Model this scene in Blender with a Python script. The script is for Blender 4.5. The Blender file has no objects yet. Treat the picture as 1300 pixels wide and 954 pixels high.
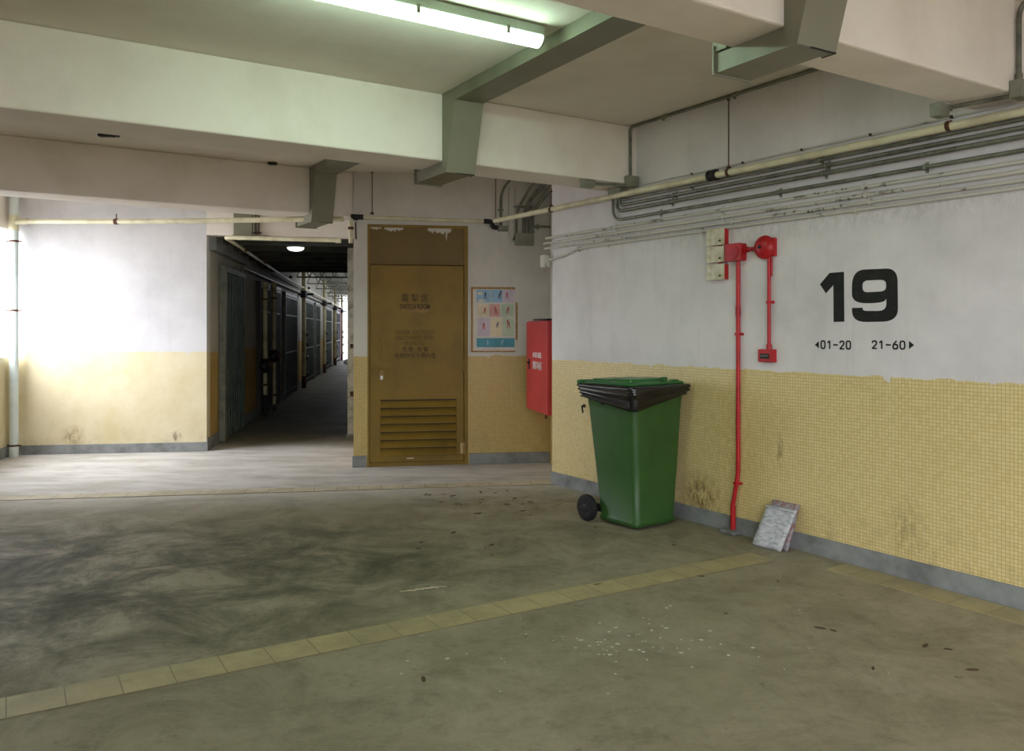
import bpy, bmesh, math, random
from mathutils import Vector, Matrix, noise as mnoise
random.seed(7)
S = bpy.context.scene
COL = S.collection
# ------------------------------------------------------------------ camera, world, exposure
F = 1060.0            # focal length in pixels of the 1300 x 954 frame
CX, CY, CZ = 650.0, 419.0, 1.45
cam_d = bpy.data.cameras.new('camera'); cam = bpy.data.objects.new('camera', cam_d); COL.objects.link(cam)
cam.location = (0, 0, CZ); cam.rotation_euler = (math.pi/2, 0, 0)
cam_d.sensor_width = 36; cam_d.lens = 36*F/1300; cam_d.shift_y = -(477-CY)/1300
cam_d.clip_start = .05; cam_d.clip_end = 300
S.camera = cam
S.view_settings.view_transform = 'Standard'; S.view_settings.look = 'None'
S.view_settings.gamma = 1; S.view_settings.use_curve_mapping = False
S.view_settings.exposure = 2.3
S.cycles.max_bounces = 8; S.cycles.diffuse_bounces = 6; S.cycles.glossy_bounces = 3
S.cycles.use_denoising = True
S.cycles.sample_clamp_indirect = 6
W = bpy.data.worlds.new('overcast_sky'); S.world = W; W.use_nodes = True
wn = W.node_tree; bg = wn.nodes['Background']
SKY = 1.0; LAMP_STRENGTH = 8.0
tc = wn.nodes.new('ShaderNodeTexCoord'); sx = wn.nodes.new('ShaderNodeSeparateXYZ'); rp = wn.nodes.new('ShaderNodeValToRGB')
wn.links.new(tc.outputs['Generated'], sx.inputs[0]); wn.links.new(sx.outputs['Z'], rp.inputs[0]); wn.links.new(rp.outputs[0], bg.inputs[0])
rp.color_ramp.elements[0].position = 0.0; rp.color_ramp.elements[0].color = (.66, .68, .72, 1)
rp.color_ramp.elements[1].position = 0.08; rp.color_ramp.elements[1].color = (.87, .915, 1.0, 1)
# the overcast sky is brightest over the open left side
nv = wn.nodes.new('ShaderNodeVectorMath'); nv.operation = 'DOT_PRODUCT'; nv.inputs[1].default_value = Vector((-.70, -.48, .56)).normalized()
wn.links.new(tc.outputs['Generated'], nv.inputs[0])
mr = wn.nodes.new('ShaderNodeMapRange'); mr.interpolation_type = 'SMOOTHSTEP'
mr.inputs[1].default_value = .35; mr.inputs[2].default_value = 1.0; mr.inputs[3].default_value = SKY; mr.inputs[4].default_value = SKY*4.3
wn.links.new(nv.outputs['Value'], mr.inputs[0]); wn.links.new(mr.outputs[0], bg.inputs[1])

def portal(name, loc, direction, sx_, sy_):
    d = bpy.data.lights.new(name, 'AREA'); d.shape = 'RECTANGLE'; d.size = sx_; d.size_y = sy_
    d.cycles.is_portal = True
    o = bpy.data.objects.new(name, d); COL.objects.link(o); o.location = loc
    o.rotation_euler = Vector(direction).to_track_quat('-Z', 'Y').to_euler()
    return o

# ------------------------------------------------------------------ wall frames (x right, y into the wall, z up)
class Fr:
    def __init__(s, o, xd):
        s.o = Vector((o[0], o[1])); s.x = Vector((xd[0], xd[1])).normalized(); s.y = Vector((-s.x.y, s.x.x)); s.a = math.atan2(s.x.y, s.x.x)
    def w(s, x, y=0, z=0):
        p = s.o + s.x*x + s.y*y; return Vector((p.x, p.y, z))
    def at(s, u, v, off=0.0):
        """(x, z) of the sight line through photo point (u, v) on the plane lying 'off' in front of this wall"""
        d = Vector(((u-CX)/F, 1.0)); n = s.y; base = s.o - n*off
        t = base.dot(n)/d.dot(n)
        p = d*t; return ((p - s.o).dot(s.x), CZ - (v-CY)/F*t)
RW = Fr((0.351, 7.92), (.538, -.843))     # wall with the number
BW = Fr((-1.67, 8.80), (.988, .155))      # switch room wall
LW = Fr((-3.65, 9.98), (.988, .152))      # bright wall on the left (x < 0) and header (x > 0)
CW = Fr((-3.65, 9.98), (-.152, .988))     # left wall of the corridor
OW = Fr((-5.44, 7.50), (-.154, .988))     # open side with parapet
BD = (1, .635)
TR = Fr((-.493, 5.907), (.86, .511))      # cable trunking line (y runs along the trunking)
CEIL = 3.12; BEAM = 2.645; DADO = 1.17

# ------------------------------------------------------------------ materials
def lin(c):
    r = []
    for v in c[:3]:
        v /= 255.0; r.append(v/12.92 if v <= .04045 else ((v+.055)/1.055)**2.4)
    return (*r, 1)
class NT:
    def __init__(s, name):
        s.m = bpy.data.materials.new(name); s.m.use_nodes = True; s.t = s.m.node_tree; s.b = s.t.nodes['Principled BSDF']
    def n(s, t, **k):
        q = s.t.nodes.new(t)
        for a, b in k.items():
            if a in q.inputs.keys(): q.inputs[a].default_value = b
            else: setattr(q, a, b)
        return q
    def l(s, a, b): s.t.links.new(a, b)
    def coord(s):
        return s.n('ShaderNodeTexCoord').outputs['Object']
    def noise(s, scale, detail=5, rough=.6, vec=None, stretch=None, dist=0.0):
        c = vec or s.coord()
        if stretch:
            mp = s.n('ShaderNodeMapping'); mp.inputs['Scale'].default_value = stretch; s.l(c, mp.inputs[0]); c = mp.outputs[0]
        q = s.n('ShaderNodeTexNoise'); q.inputs['Scale'].default_value = scale; q.inputs['Detail'].default_value = detail
        q.inputs['Roughness'].default_value = rough; q.inputs['Distortion'].default_value = dist
        s.l(c, q.inputs['Vector']); return q.outputs['Fac']
    def ramp(s, fac, a, b, ca=0.0, cb=1.0):
        q = s.n('ShaderNodeMapRange'); q.inputs[1].default_value = a; q.inputs[2].default_value = b; q.inputs[3].default_value = ca; q.inputs[4].default_value = cb
        s.l(fac, q.inputs[0]); return q.outputs[0]
    def mix(s, fac, a, b):
        q = s.n('ShaderNodeMix', data_type='RGBA')
        if isinstance(fac, (int, float)): q.inputs[0].default_value = fac
        else: s.l(fac, q.inputs[0])
        for v, i in ((a, 6), (b, 7)):
            if isinstance(v, tuple): q.inputs[i].default_value = v
            else: s.l(v, q.inputs[i])
        return q.outputs[2]
    def math(s, op, a, b=0.0, clamp=False):
        q = s.n('ShaderNodeMath', operation=op); q.use_clamp = clamp
        for v, i in ((a, 0), (b, 1)):
            if isinstance(v, (int, float)): q.inputs[i].default_value = v
            else: s.l(v, q.inputs[i])
        return q.outputs[0]
    def bump(s, h, strength, dist=.01):
        q = s.n('ShaderNodeBump'); q.inputs['Strength'].default_value = strength; q.inputs['Distance'].default_value = dist
        s.l(h, q.inputs['Height']); s.l(q.outputs[0], s.b.inputs['Normal'])
    def spot(s, p, r, sx=1, sy=1, sz=1):
        """soft patch of dirt round a place on the thing"""
        mp = s.n('ShaderNodeMapping', vector_type='POINT'); mp.inputs['Location'].default_value = (-p[0]*sx, -p[1]*sy, -p[2]*sz); mp.inputs['Scale'].default_value = (sx, sy, sz)
        s.l(s.coord(), mp.inputs[0])
        q = s.n('ShaderNodeVectorMath', operation='LENGTH'); s.l(mp.outputs[0], q.inputs[0])
        return s.ramp(q.outputs['Value'], r, r*.25)

def simple(name, c, rough=.6, metal=0.0, c2=None, scale=6, lo=.45, hi=.65, bump=0.0, bscale=40, spec=.4, stretch=None):
    k = NT(name); k.b.inputs['Roughness'].default_value = rough; k.b.inputs['Metallic'].default_value = metal
    k.b.inputs['Specular IOR Level'].default_value = spec
    a = lin(c); b = lin(c2) if c2 else tuple(x*.82 for x in a[:3])+(1,)
    k.l(k.mix(k.ramp(k.noise(scale, stretch=stretch), lo, hi), a, b), k.b.inputs['Base Color'])
    if bump: k.bump(k.noise(bscale), bump)
    return k.m

def wall_material(name, white, yellow, kind, dirt=.5, stains=(), dado=DADO, edge=.012, white2=None):
    k = NT(name)
    co = k.coord(); sp = k.n('ShaderNodeSeparateXYZ'); k.l(co, sp.inputs[0])
    x, y, z = sp.outputs
    # white limewash with faint patches, cracks and grime
    wcol = k.mix(k.ramp(k.noise(1.1, 6, .65), .42, .68), lin(white), lin(white2 or tuple(v*.9 for v in white)))
    wcol = k.mix(k.ramp(k.noise(7, 8, .75, stretch=(1, 1, 1.6)), .60, .78, 0, .35*dirt), wcol, lin((120, 112, 96)))
    wcol = k.mix(k.ramp(k.noise(2.2, 3, .5, stretch=(6, 6, .5)), .58, .75, 0, .22*dirt), wcol, lin((140, 130, 108)))
    wcol = k.mix(k.ramp(k.noise(38, 2, .5), .74, .78, 0, .5*dirt), wcol, lin((90, 82, 66)))
    br = None
    if kind == 'tile':
        cv = k.n('ShaderNodeCombineXYZ'); k.l(k.math('ADD', x, y), cv.inputs[0]); k.l(z, cv.inputs[1])
        br = k.n('ShaderNodeTexBrick', offset=0.0); k.l(cv.outputs[0], br.inputs['Vector'])
        br.inputs['Scale'].default_value = 1; br.inputs['Brick Width'].default_value = .021; br.inputs['Row Height'].default_value = .021
        br.inputs['Mortar Size'].default_value = .0017; br.inputs['Mortar Smooth'].default_value = .3; br.inputs['Bias'].default_value = -.2
        br.inputs['Color1'].default_value = lin(yellow); br.inputs['Color2'].default_value = lin((yellow[0]*.95, yellow[1]*.93, yellow[2]*.86))
        br.inputs['Mortar'].default_value = lin((yellow[0]*.83, yellow[1]*.80, yellow[2]*.68))
        ycol = br.outputs['Color']
        k.l(ycol, k.n('NodeReroute').inputs[0])
    else:
        ycol = k.mix(k.ramp(k.noise(2.5, 6), .4, .7), lin(yellow), lin((yellow[0]*.94, yellow[1]*.92, yellow[2]*.84)))
    ycol = k.mix(k.ramp(k.noise(1.7, 6, .7), .5, .78, 0, .4*dirt), ycol, lin((yellow[0]*.80, yellow[1]*.78, yellow[2]*.70)))
    ycol = k.mix(k.ramp(k.noise(9, 7, .8, stretch=(1, 1, .6)), .64, .76, 0, .6*dirt), ycol, lin((128, 96, 44)))
    ycol = k.mix(k.ramp(k.noise(3, 3, .5, stretch=(9, 9, .35)), .66, .74, 0, .35*dirt), ycol, lin((226, 218, 196)))
    # splash dirt close to the floor, broken up by noise
    low = k.math('MULTIPLY', k.ramp(z, .40, .12), k.ramp(k.noise(6, 8, .75), .50, .66))
    ycol = k.mix(k.math('MULTIPLY', low, .7*dirt), ycol, lin((96, 78, 40)))
    for (p, r, c, st, sc) in stains:
        m = k.math('MULTIPLY', k.spot(p, r, *sc), k.ramp(k.noise(24, 6, .8, stretch=(1, 1, .5)), .42, .6))
        ycol = k.mix(k.math('MULTIPLY', m, st), ycol, lin(c)); wcol = k.mix(k.math('MULTIPLY', m, st), wcol, lin(c))
    # the edge between whitewash and dado wanders a little
    zz = k.math('ADD', z, k.ramp(k.noise(5, 4, .7, stretch=(1, 1, .2)), .3, .7, -edge, edge))
    zz = k.math('ADD', zz, k.ramp(k.noise(13, 2, .6, stretch=(1, 1, .05)), .62, .75, 0, edge*3.5))
    f = k.ramp(zz, dado-.003, dado+.003)
    k.l(k.mix(f, ycol, wcol), k.b.inputs['Base Color'])
    k.l(k.ramp(f, 0, 1, .42 if kind == 'tile' else .6, .75), k.b.inputs['Roughness'])
    h = k.noise(45, 6, .7)
    if br:
        h2 = k.math('MULTIPLY', k.math('MULTIPLY', br.outputs['Fac'], k.math('SUBTRACT', 1.0, f)), -.6)
        h = k.math('ADD', h2, k.math('MULTIPLY', h, .25))
    k.bump(h, .45, .004)
    return k.m

def floor_material():
    k = NT('worn_concrete')
    big = k.noise(.55, 6, .62); mid = k.noise(1.9, 10, .74, dist=.5); fine = k.noise(30, 6, .8)
    c = k.mix(k.ramp(big, .36, .62), lin((144, 136, 112)), lin((158, 149, 128)))
    c = k.mix(k.ramp(mid, .44, .70), c, lin((120, 113, 89)))
    c = k.mix(k.ramp(fine, .35, .75, 0, .35), c, lin((108, 104, 84)))
    c = k.mix(k.ramp(k.noise(1.3, 8, .7, stretch=(2.4, .6, 1)), .56, .72, 0, .55), c, lin((162, 155, 138)))
    for p, r, st, sc in (((-1.9, 5.3, 0), 1.9, .80, (.62, 1.5, 1)), ((-2.0, 4.1, 0), 1.2, .6, (.8, 1.6, 1)), ((-.3, 7.95, 0), .9, .55, (.7, 3.2, 1)), ((-3.0, 4.6, 0), 2.1, .8, (.7, 1.1, 1)),
                         ((1.2, 5.6, 0), .6, .5, (1, 1.5, 1)), ((.35, 5.9, 0), .8, .25, (1, 2, 1))):
        m = k.math('MULTIPLY', k.spot(p, r, *sc), k.ramp(mid, .38, .62))
        c = k.mix(k.math('MULTIPLY', m, st), c, lin((62, 62, 50)))
    for p, r, st, sc in (((.3, 7.2, 0), 1.1, .55, (.7, 2.0, 1)), ((.5, 6.7, 0), .7, .45, (1, 2.5, 1))):
        m = k.math('MULTIPLY', k.spot(p, r, *sc), k.ramp(k.noise(6, 8, .8), .52, .62))
        c = k.mix(k.math('MULTIPLY', m, st), c, lin((92, 62, 38)))
    c = k.mix(k.ramp(k.noise(11, 4, .6), .66, .72, 0, .55), c, lin((70, 66, 52)))
    c = k.mix(k.ramp(k.noise(7, 10, .85), .50, .66, 0, .45), c, lin((84, 80, 60)))
    # paler screed beyond the far tile strip, with the daylight falloff painted in
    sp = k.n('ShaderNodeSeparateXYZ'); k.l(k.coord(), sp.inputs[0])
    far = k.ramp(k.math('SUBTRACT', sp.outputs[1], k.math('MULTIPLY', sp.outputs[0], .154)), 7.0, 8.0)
    far = k.math('MULTIPLY', far, k.ramp(sp.outputs[1], 10.9, 10.2))  # pale band ends where the corridor shade begins
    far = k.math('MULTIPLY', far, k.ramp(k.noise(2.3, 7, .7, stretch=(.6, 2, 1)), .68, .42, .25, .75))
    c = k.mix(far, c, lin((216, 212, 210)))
    c = k.mix(k.ramp(sp.outputs[1], 10.2, 11.6, 0, .75), c, lin((84, 80, 62)))  # corridor floor painted darker to stand for its shade
    k.l(c, k.b.inputs['Base Color'])
    k.l(k.ramp(mid, .35, .7, .52, .74), k.b.inputs['Roughness']); k.b.inputs['Specular IOR Level'].default_value = .3
    k.bump(k.noise(9, 10, .75), .22, .01)
    return k.m

def strip_material(name, ca, cb, tile):
    k = NT(name)
    sp = k.n('ShaderNodeSeparateXYZ'); k.l(k.coord(), sp.inputs[0]); cv = k.n('ShaderNodeCombineXYZ'); k.l(sp.outputs[0], cv.inputs[0]); k.l(sp.outputs[1], cv.inputs[1])
    br = k.n('ShaderNodeTexBrick', offset=0.0); k.l(cv.outputs[0], br.inputs['Vector'])
    for a, b in (('Scale', 1), ('Brick Width', tile), ('Row Height', 50), ('Mortar Size', .0028), ('Mortar Smooth', .3)): br.inputs[a].default_value = b
    br.inputs['Color1'].default_value = lin(ca); br.inputs['Color2'].default_value = lin(cb); br.inputs['Mortar'].default_value = lin((112, 102, 76))
    c = k.mix(k.ramp(k.noise(3, 8, .75), .42, .68, 0, .75), br.outputs['Color'], lin((124, 118, 92)))
    k.l(c, k.b.inputs['Base Color']); k.b.inputs['Roughness'].default_value = .55
    return k.m

M = {}
YEL = (224, 204, 150)
M['right_wall'] = wall_material('whitewash_over_yellow_mosaic', (224, 219, 219), YEL, 'tile', .55,
    stains=(((1.97, 0, .2), .26, (104, 66, 18), .95, (1, 1, 1.2)), ((2.3, 0, .55), .45, (176, 128, 50), .3, (1, 1, .8)), ((2.71, 0, .64), .11, (110, 84, 40), .8, (3, 1, .8)), ((3.62, 0, .28), .22, (96, 72, 36), .4, (1.4, 1, 1)),
            ((5.1, 0, .62), .35, (110, 86, 44), .55, (1.6, 1, 1)), ((1.3, 0, .5), .25, (200, 160, 96), .5, (1, 1, 1)), ((2.9, 0, 2.16), 1.2, (140, 136, 128), .3, (.45, 1, 9)),
            ((.8, 0, 2.25), .9, (140, 134, 124), .3, (.6, 1, 8)), ((5.0, 0, 1.9), .5, (150, 142, 130), .35, (3, 1, 1))))
M['back_wall'] = wall_material('whitewash_over_shaded_mosaic', (214, 210, 202), (206, 180, 116), 'tile', .5)  # same yellow mosaic, darkened for the weaker light on this wall
M['left_wall'] = wall_material('bright_whitewash_yellow_paint', (208, 205, 205), (216, 203, 170), 'paint', .3, dado=1.19,
    stains=(((-1.15, 0, 1.75), .42, (196, 188, 190), .95, (1, 1, .9)), ((-.85, 0, 1.55), .2, (190, 180, 180), .8, (2, 1, 1)), ((-.35, 0, .18), .08, (90, 40, 20), .9, (1, 1, 1)), ((-1.5, 0, .2), .16, (120, 92, 60), .7, (1, 1, 1)), ((-1.1, 0, 1.35), .03, (50, 40, 40), 1, (1, 1, 1))))
M['corridor_wall'] = wall_material('darker_whitewash_yellow_paint', (176, 172, 160), (176, 146, 84), 'paint', .8)  # darker base colours than the hall walls, with heavier grime
M['beam'] = simple('painted_beam', (230, 221, 211), .8, c2=(220, 210, 198), scale=2, bump=.25, bscale=14)
M['ceiling'] = simple('painted_ceiling', (226, 219, 207), .85, c2=(216, 208, 194), scale=1.6, bump=.2, bscale=12)
M['dark_ceiling'] = simple('dark_painted_ceiling', (66, 66, 58), .85, c2=(40, 42, 38), scale=3)  # dark grey-green paint on the corridor ceiling
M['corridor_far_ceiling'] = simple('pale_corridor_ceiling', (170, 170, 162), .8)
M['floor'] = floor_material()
M['strip'] = strip_material('buff_floor_tiles', (172, 159, 118), (162, 149, 112), .2)
M['strip_pale'] = strip_material('pale_floor_tiles', (206, 194, 170), (198, 186, 160), .2)
M['skirting'] = simple('grey_skirting_paint', (140, 142, 142), .55, c2=(96, 98, 96), scale=5, lo=.4, hi=.75, bump=.2)
M['grey_metal'] = simple('grey_painted_steel', (134, 134, 118), .45, .0, c2=(112, 112, 96), scale=5, bump=.08)
M['trunking'] = simple('grey_trunking_paint', (128, 126, 108), .42, .15, c2=(112, 112, 95), scale=2.5)
M['flange'] = simple('whitewashed_flange', (190, 184, 166), .6, c2=(140, 138, 118), scale=9)
M['conduit'] = simple('grey_conduit', (122, 122, 108), .4, .3, c2=(92, 92, 82), scale=10)
M['conduit_white'] = simple('whitewashed_conduit', (196, 192, 182), .7, c2=(112, 106, 92), scale=13, lo=.58, hi=.7, stretch=(.6, 1, 1))
M['cream_pipe'] = simple('cream_plastic_pipe', (216, 210, 178), .4, c2=(188, 180, 148), scale=4)
M['corridor_pipe'] = simple('dull_cream_pipe', (186, 178, 140), .5, c2=(140, 128, 90), scale=5)
M['white_pipe'] = simple('white_downpipe', (214, 224, 222), .35, c2=(198, 210, 208), scale=4)
M['black'] = simple('black_iron', (26, 24, 24), .5)
M['rust'] = simple('rusty_iron', (92, 58, 40), .8, c2=(54, 38, 30), scale=30)
M['brown_door'] = simple('ochre_brown_enamel', (136, 108, 42), .5, spec=.25, c2=(124, 98, 40), scale=2.2, bump=.06, bscale=20)
M['brown_panel'] = simple('dark_ochre_panel', (112, 88, 24), .5, c2=(104, 82, 28), scale=2)
M['chip'] = simple('bare_whitewash', (205, 200, 188), .8)
M['stencil'] = simple('stencil_ink', (62, 48, 24), .7, c2=(80, 62, 30), scale=60)
M['faded'] = simple('faded_stencil_ink', (104, 78, 34), .7, c2=(122, 92, 38), scale=90)
M['pale_stencil'] = simple('pale_patch', (146, 112, 56), .6)
M['brass'] = simple('worn_brass', (176, 150, 104), .35, .7)
M['steel'] = simple('bright_steel', (190, 186, 176), .3, .8)
M['red'] = simple('red_enamel', (186, 30, 36), .38, c2=(158, 26, 32), scale=7)
M['red_cabinet'] = simple('faded_red_enamel', (188, 54, 54), .5, c2=(176, 48, 50), scale=3)
M['box_cream'] = simple('cream_cover', (208, 202, 178), .5, c2=(180, 168, 136), scale=18)
M['black_paint'] = simple('black_wall_paint', (26, 26, 24), .75, c2=(44, 44, 38), scale=20, lo=.5, hi=.8)
M['white_letter'] = simple('white_lettering', (222, 212, 208), .6)
M['green_bin'] = simple('dark_green_plastic', (48, 86, 36), .42, c2=(42, 78, 33), scale=4, spec=.5, bump=.05, bscale=120)
M['green_lid'] = simple('green_lid_plastic', (44, 100, 46), .35, c2=(38, 90, 42), scale=4)
M['bag'] = simple('black_bin_liner', (20, 19, 21), .22, spec=.6)
M['rubber'] = simple('black_rubber', (24, 24, 25), .7)
M['hub'] = simple('black_hub_plastic', (34, 34, 36), .4)
M['newsprint'] = simple('faded_newsprint', (196, 196, 200), .7, c2=(150, 152, 158), scale=22, stretch=(1, 1, 3))
M['print_mix'] = simple('coloured_newsprint', (150, 146, 152), .7, c2=(140, 104, 100), scale=34, lo=.45, hi=.6)
M['gate'] = simple('green_grey_steel', (112, 114, 102), .5, c2=(84, 88, 78), scale=6)
M['gate_dark'] = simple('dark_green_steel', (62, 74, 64), .5, c2=(42, 50, 46), scale=5)
M['door_dark'] = simple('dark_timber', (50, 46, 38), .6, c2=(34, 32, 28), scale=4)
M['cork'] = simple('cork_edge', (176, 138, 84), .8, c2=(140, 104, 60), scale=30)
M['paper'] = simple('poster_paper', (214, 208, 200), .5, c2=(204, 198, 188), scale=6)
for nm, c in (('blue', (150, 184, 212)), ('pink', (214, 160, 152)), ('green', (188, 204, 176)), ('cream', (224, 208, 176)), ('teal', (74, 150, 168)), ('ink', (84, 88, 110)), ('crimson', (184, 92, 96)), ('lilac', (206, 190, 204))):
    M['p_'+nm] = simple('poster_'+nm, c, .5)
M['magenta'] = simple('purple_fringe_post', (128, 66, 108), .5)  # purple stands in for the colour fringe beside the bright opening
M['leaf'] = simple('dry_leaf', (84, 62, 44), .8)
M['speck'] = simple('dried_white_paint', (204, 202, 192), .7)
M['housing'] = simple('lamp_housing', (170, 178, 166), .4)
def emit(name, c, st):
    k = NT(name); k.b.inputs['Base Color'].default_value = (.8, .85, .8, 1)
    k.b.inputs['Emission Color'].default_value = c; k.b.inputs['Emission Strength'].default_value = st
    return k.m
M['tube'] = emit('lit_tube_diffuser', (.68, 1.0, .79, 1), LAMP_STRENGTH)
M['bulkhead'] = emit('lit_bulkhead_glass', (.95, 1.0, .96, 1), .42)

# ------------------------------------------------------------------ mesh helpers
class MB:
    def __init__(s): s.v = []; s.f = []; s.sm = []
    def add(s, vs, fs, smooth=False):
        o = len(s.v); s.v += [tuple(v) for v in vs]; s.f += [[i+o for i in f] for f in fs]; s.sm += [smooth]*len(fs); return s
    def box(s, a, b, bev=0.0):
        x0, x1 = sorted((a[0], b[0])); y0, y1 = sorted((a[1], b[1])); z0, z1 = sorted((a[2], b[2]))
        e = min(bev, (x1-x0)*.45, (y1-y0)*.45, (z1-z0)*.45)
        if e <= 0:
            vs = [(x, y, z) for z in (z0, z1) for y in (y0, y1) for x in (x0, x1)]
            return s.add(vs, [(0, 2, 3, 1), (4, 5, 7, 6), (0, 1, 5, 4), (2, 6, 7, 3), (0, 4, 6, 2), (1, 3, 7, 5)])
        bm = bmesh.new(); r = bmesh.ops.create_cube(bm, size=1)
        for v in bm.verts: v.co = Vector(((x0+x1)/2+v.co.x*(x1-x0), (y0+y1)/2+v.co.y*(y1-y0), (z0+z1)/2+v.co.z*(z1-z0)))
        bmesh.ops.bevel(bm, geom=bm.edges[:], offset=e, segments=2, affect='EDGES', profile=.5)
        return s.bm(bm)
    def bm(s, bm, smooth=False):
        bm.verts.ensure_lookup_table(); bm.verts.index_update()
        s.add([v.co.copy() for v in bm.verts], [[v.index for v in f.verts] for f in bm.faces], smooth); bm.free(); return s
    def prism(s, pts, z0, z1, fn=lambda a, b, c: (a, b, c), smooth=False):
        """extrude a polygon (a, b) over c = z0..z1; fn maps to xyz"""
        n = len(pts); vs = [fn(a, b, z0) for a, b in pts]+[fn(a, b, z1) for a, b in pts]
        return s.add(vs, [list(range(n))[::-1], list(range(n, 2*n))]+[(i, (i+1) % n, n+(i+1) % n, n+i) for i in range(n)], smooth)
    def loft(s, rings, cap=True, smooth=True):
        n = len(rings[0]); vs = [p for r in rings for p in r]; fs = []
        for k in range(len(rings)-1):
            for i in range(n): fs.append((k*n+i, k*n+(i+1) % n, (k+1)*n+(i+1) % n, (k+1)*n+i))
        s.add(vs, fs, smooth)
        if cap: s.add(rings[0], [list(range(n))[::-1]]); s.add(rings[-1], [list(range(n))])
        return s
    def tube(s, pts, r, seg=10, cap=True, closed=False):
        P = [Vector(p) for p in pts]; rings = []; up = None
        for i, p in enumerate(P):
            t = ((P[i+1]-p).normalized() if i < len(P)-1 else Vector()) + ((p-P[i-1]).normalized() if i else Vector()); t.normalize()
            if up is None: up = Vector((0, 0, 1)) if abs(t.z) < .9 else Vector((1, 0, 0))
            a = t.cross(up).normalized(); b = a.cross(t).normalized(); up = b
            rr = r[i] if isinstance(r, (list, tuple)) else r
            rings.append([p+a*math.cos(q)*rr+b*math.sin(q)*rr for q in [2*math.pi*j/seg for j in range(seg)]])
        return s.loft(rings, cap)
    def lathe(s, prof, axis='z', c=(0, 0, 0), seg=24):
        rings = []
        for r, h in prof:
            ring = []
            for j in range(seg):
                q = 2*math.pi*j/seg; a, b = r*math.cos(q), r*math.sin(q)
                p = {'z': (a, b, h), 'y': (a, h, b), 'x': (h, a, b)}[axis]
                ring.append((c[0]+p[0], c[1]+p[1], c[2]+p[2]))
            rings.append(ring)
        return s.loft(rings)
    def build(s, name, mat, parent=None):
        me = bpy.data.meshes.new(name); me.from_pydata(s.v, [], s.f); me.update()
        for p, q in zip(me.polygons, s.sm): p.use_smooth = q
        bm = bmesh.new(); bm.from_mesh(me); bmesh.ops.recalc_face_normals(bm, faces=bm.faces[:]); bm.to_mesh(me); bm.free()
        if any(s.sm):
            for e in me.edges: pass
        me.materials.append(mat)
        o = bpy.data.objects.new(name, me); COL.objects.link(o)
        if parent: o.parent = parent
        return o
def bend(pts, r, n=5):
    """round the corners of a path"""
    P = [Vector(p) for p in pts]; out = [P[0]]
    for i in range(1, len(P)-1):
        a, b, c = P[i-1], P[i], P[i+1]; rr = min(r, (a-b).length*.49, (c-b).length*.49)
        p, q = b+(a-b).normalized()*rr, b+(c-b).normalized()*rr
        for k in range(n+1):
            t = k/n; out.append((1-t)**2*p+2*t*(1-t)*b+t*t*q)
    out.append(P[-1]); return out
def place(o, fr=None, x=0, y=0, z=0):
    if fr: o.location = fr.w(x, y, z); o.rotation_euler = (0, 0, fr.a)
    else: o.location = (x, y, z)
    return o
def tag(o, label, cat, group=None, kind=None):
    o['label'] = label; o['category'] = cat
    if group: o['group'] = group
    if kind: o['kind'] = kind
    return o
def thing(name, label, cat, fr=None, x=0, y=0, z=0, group=None):
    o = bpy.data.objects.new(name, None); COL.objects.link(o); o.empty_display_size = .1
    return tag(place(o, fr, x, y, z), label, cat, group)
def struct(name, mb, mat, fr=None, x=0, y=0, z=0):
    o = mb.build(name, mat); place(o, fr, x, y, z); o['kind'] = 'structure'; return o
def copy_tree(o, parent=None):
    c = o.copy(); COL.objects.link(c)
    if parent: c.parent = parent
    for ch in list(o.children): copy_tree(ch, c)
    return c
def text_mb(body, size, width=None, bold=0.0, depth=.0012, spacing=1.0):
    cu = bpy.data.curves.new('t', 'FONT'); cu.body = body; cu.size = size; cu.offset = bold; cu.align_x = 'CENTER'; cu.align_y = 'CENTER'; cu.extrude = depth/2; cu.space_character = spacing; cu.resolution_u = 4
    o = bpy.data.objects.new('t', cu); COL.objects.link(o)
    dg = bpy.context.evaluated_depsgraph_get(); me = bpy.data.meshes.new_from_object(o.evaluated_get(dg))
    bpy.data.objects.remove(o)
    xs = [v.co.x for v in me.vertices] or [0, 1]; ys = [v.co.y for v in me.vertices] or [0, 1]
    k = (width/(max(xs)-min(xs))) if width else 1.0; mx = (max(xs)+min(xs))/2; my = (max(ys)+min(ys))/2
    mb = MB(); mb.add([((v.co.x-mx)*k, -v.co.z, v.co.y-my) for v in me.vertices], [list(p.vertices) for p in me.polygons])
    bpy.data.meshes.remove(me); return mb
def shift(mb, dx, dy, dz):
    mb.v = [(a+dx, b+dy, c+dz) for a, b, c in mb.v]; return mb
def rrect(cx, cz, w, h, r, n=6):
    pts = []
    for sx_, sz_, a0 in ((1, 1, 0), (-1, 1, 90), (-1, -1, 180), (1, -1, 270)):
        for k in range(n+1):
            a = math.radians(a0+90*k/n); pts.append((cx+sx_*(w/2-r)+r*math.cos(a), cz+sz_*(h/2-r)+r*math.sin(a)))
    return pts

# ------------------------------------------------------------------ the setting
# floor
fl = MB().prism([(-3.9, -3.2), (7.8, -3.2), (7.8, -.6), (1.15, 9.8), (-1.3, 9.8), tuple(CW.w(31, -2.0).xy), tuple(CW.w(31, .2).xy), (-6.0, 9.9), (-5.45, 6.9)], -.2, 0)
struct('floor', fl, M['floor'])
# right wall with rounded end
arc = [(.07-.07*math.cos(a), .07-.07*math.sin(a)) for a in [math.radians(90*k/6) for k in range(7)]]
struct('wall_right', MB().prism([(0, .25)]+arc+[(12.9, 0), (12.9, .25)], 0, CEIL), M['right_wall'], RW)
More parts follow.
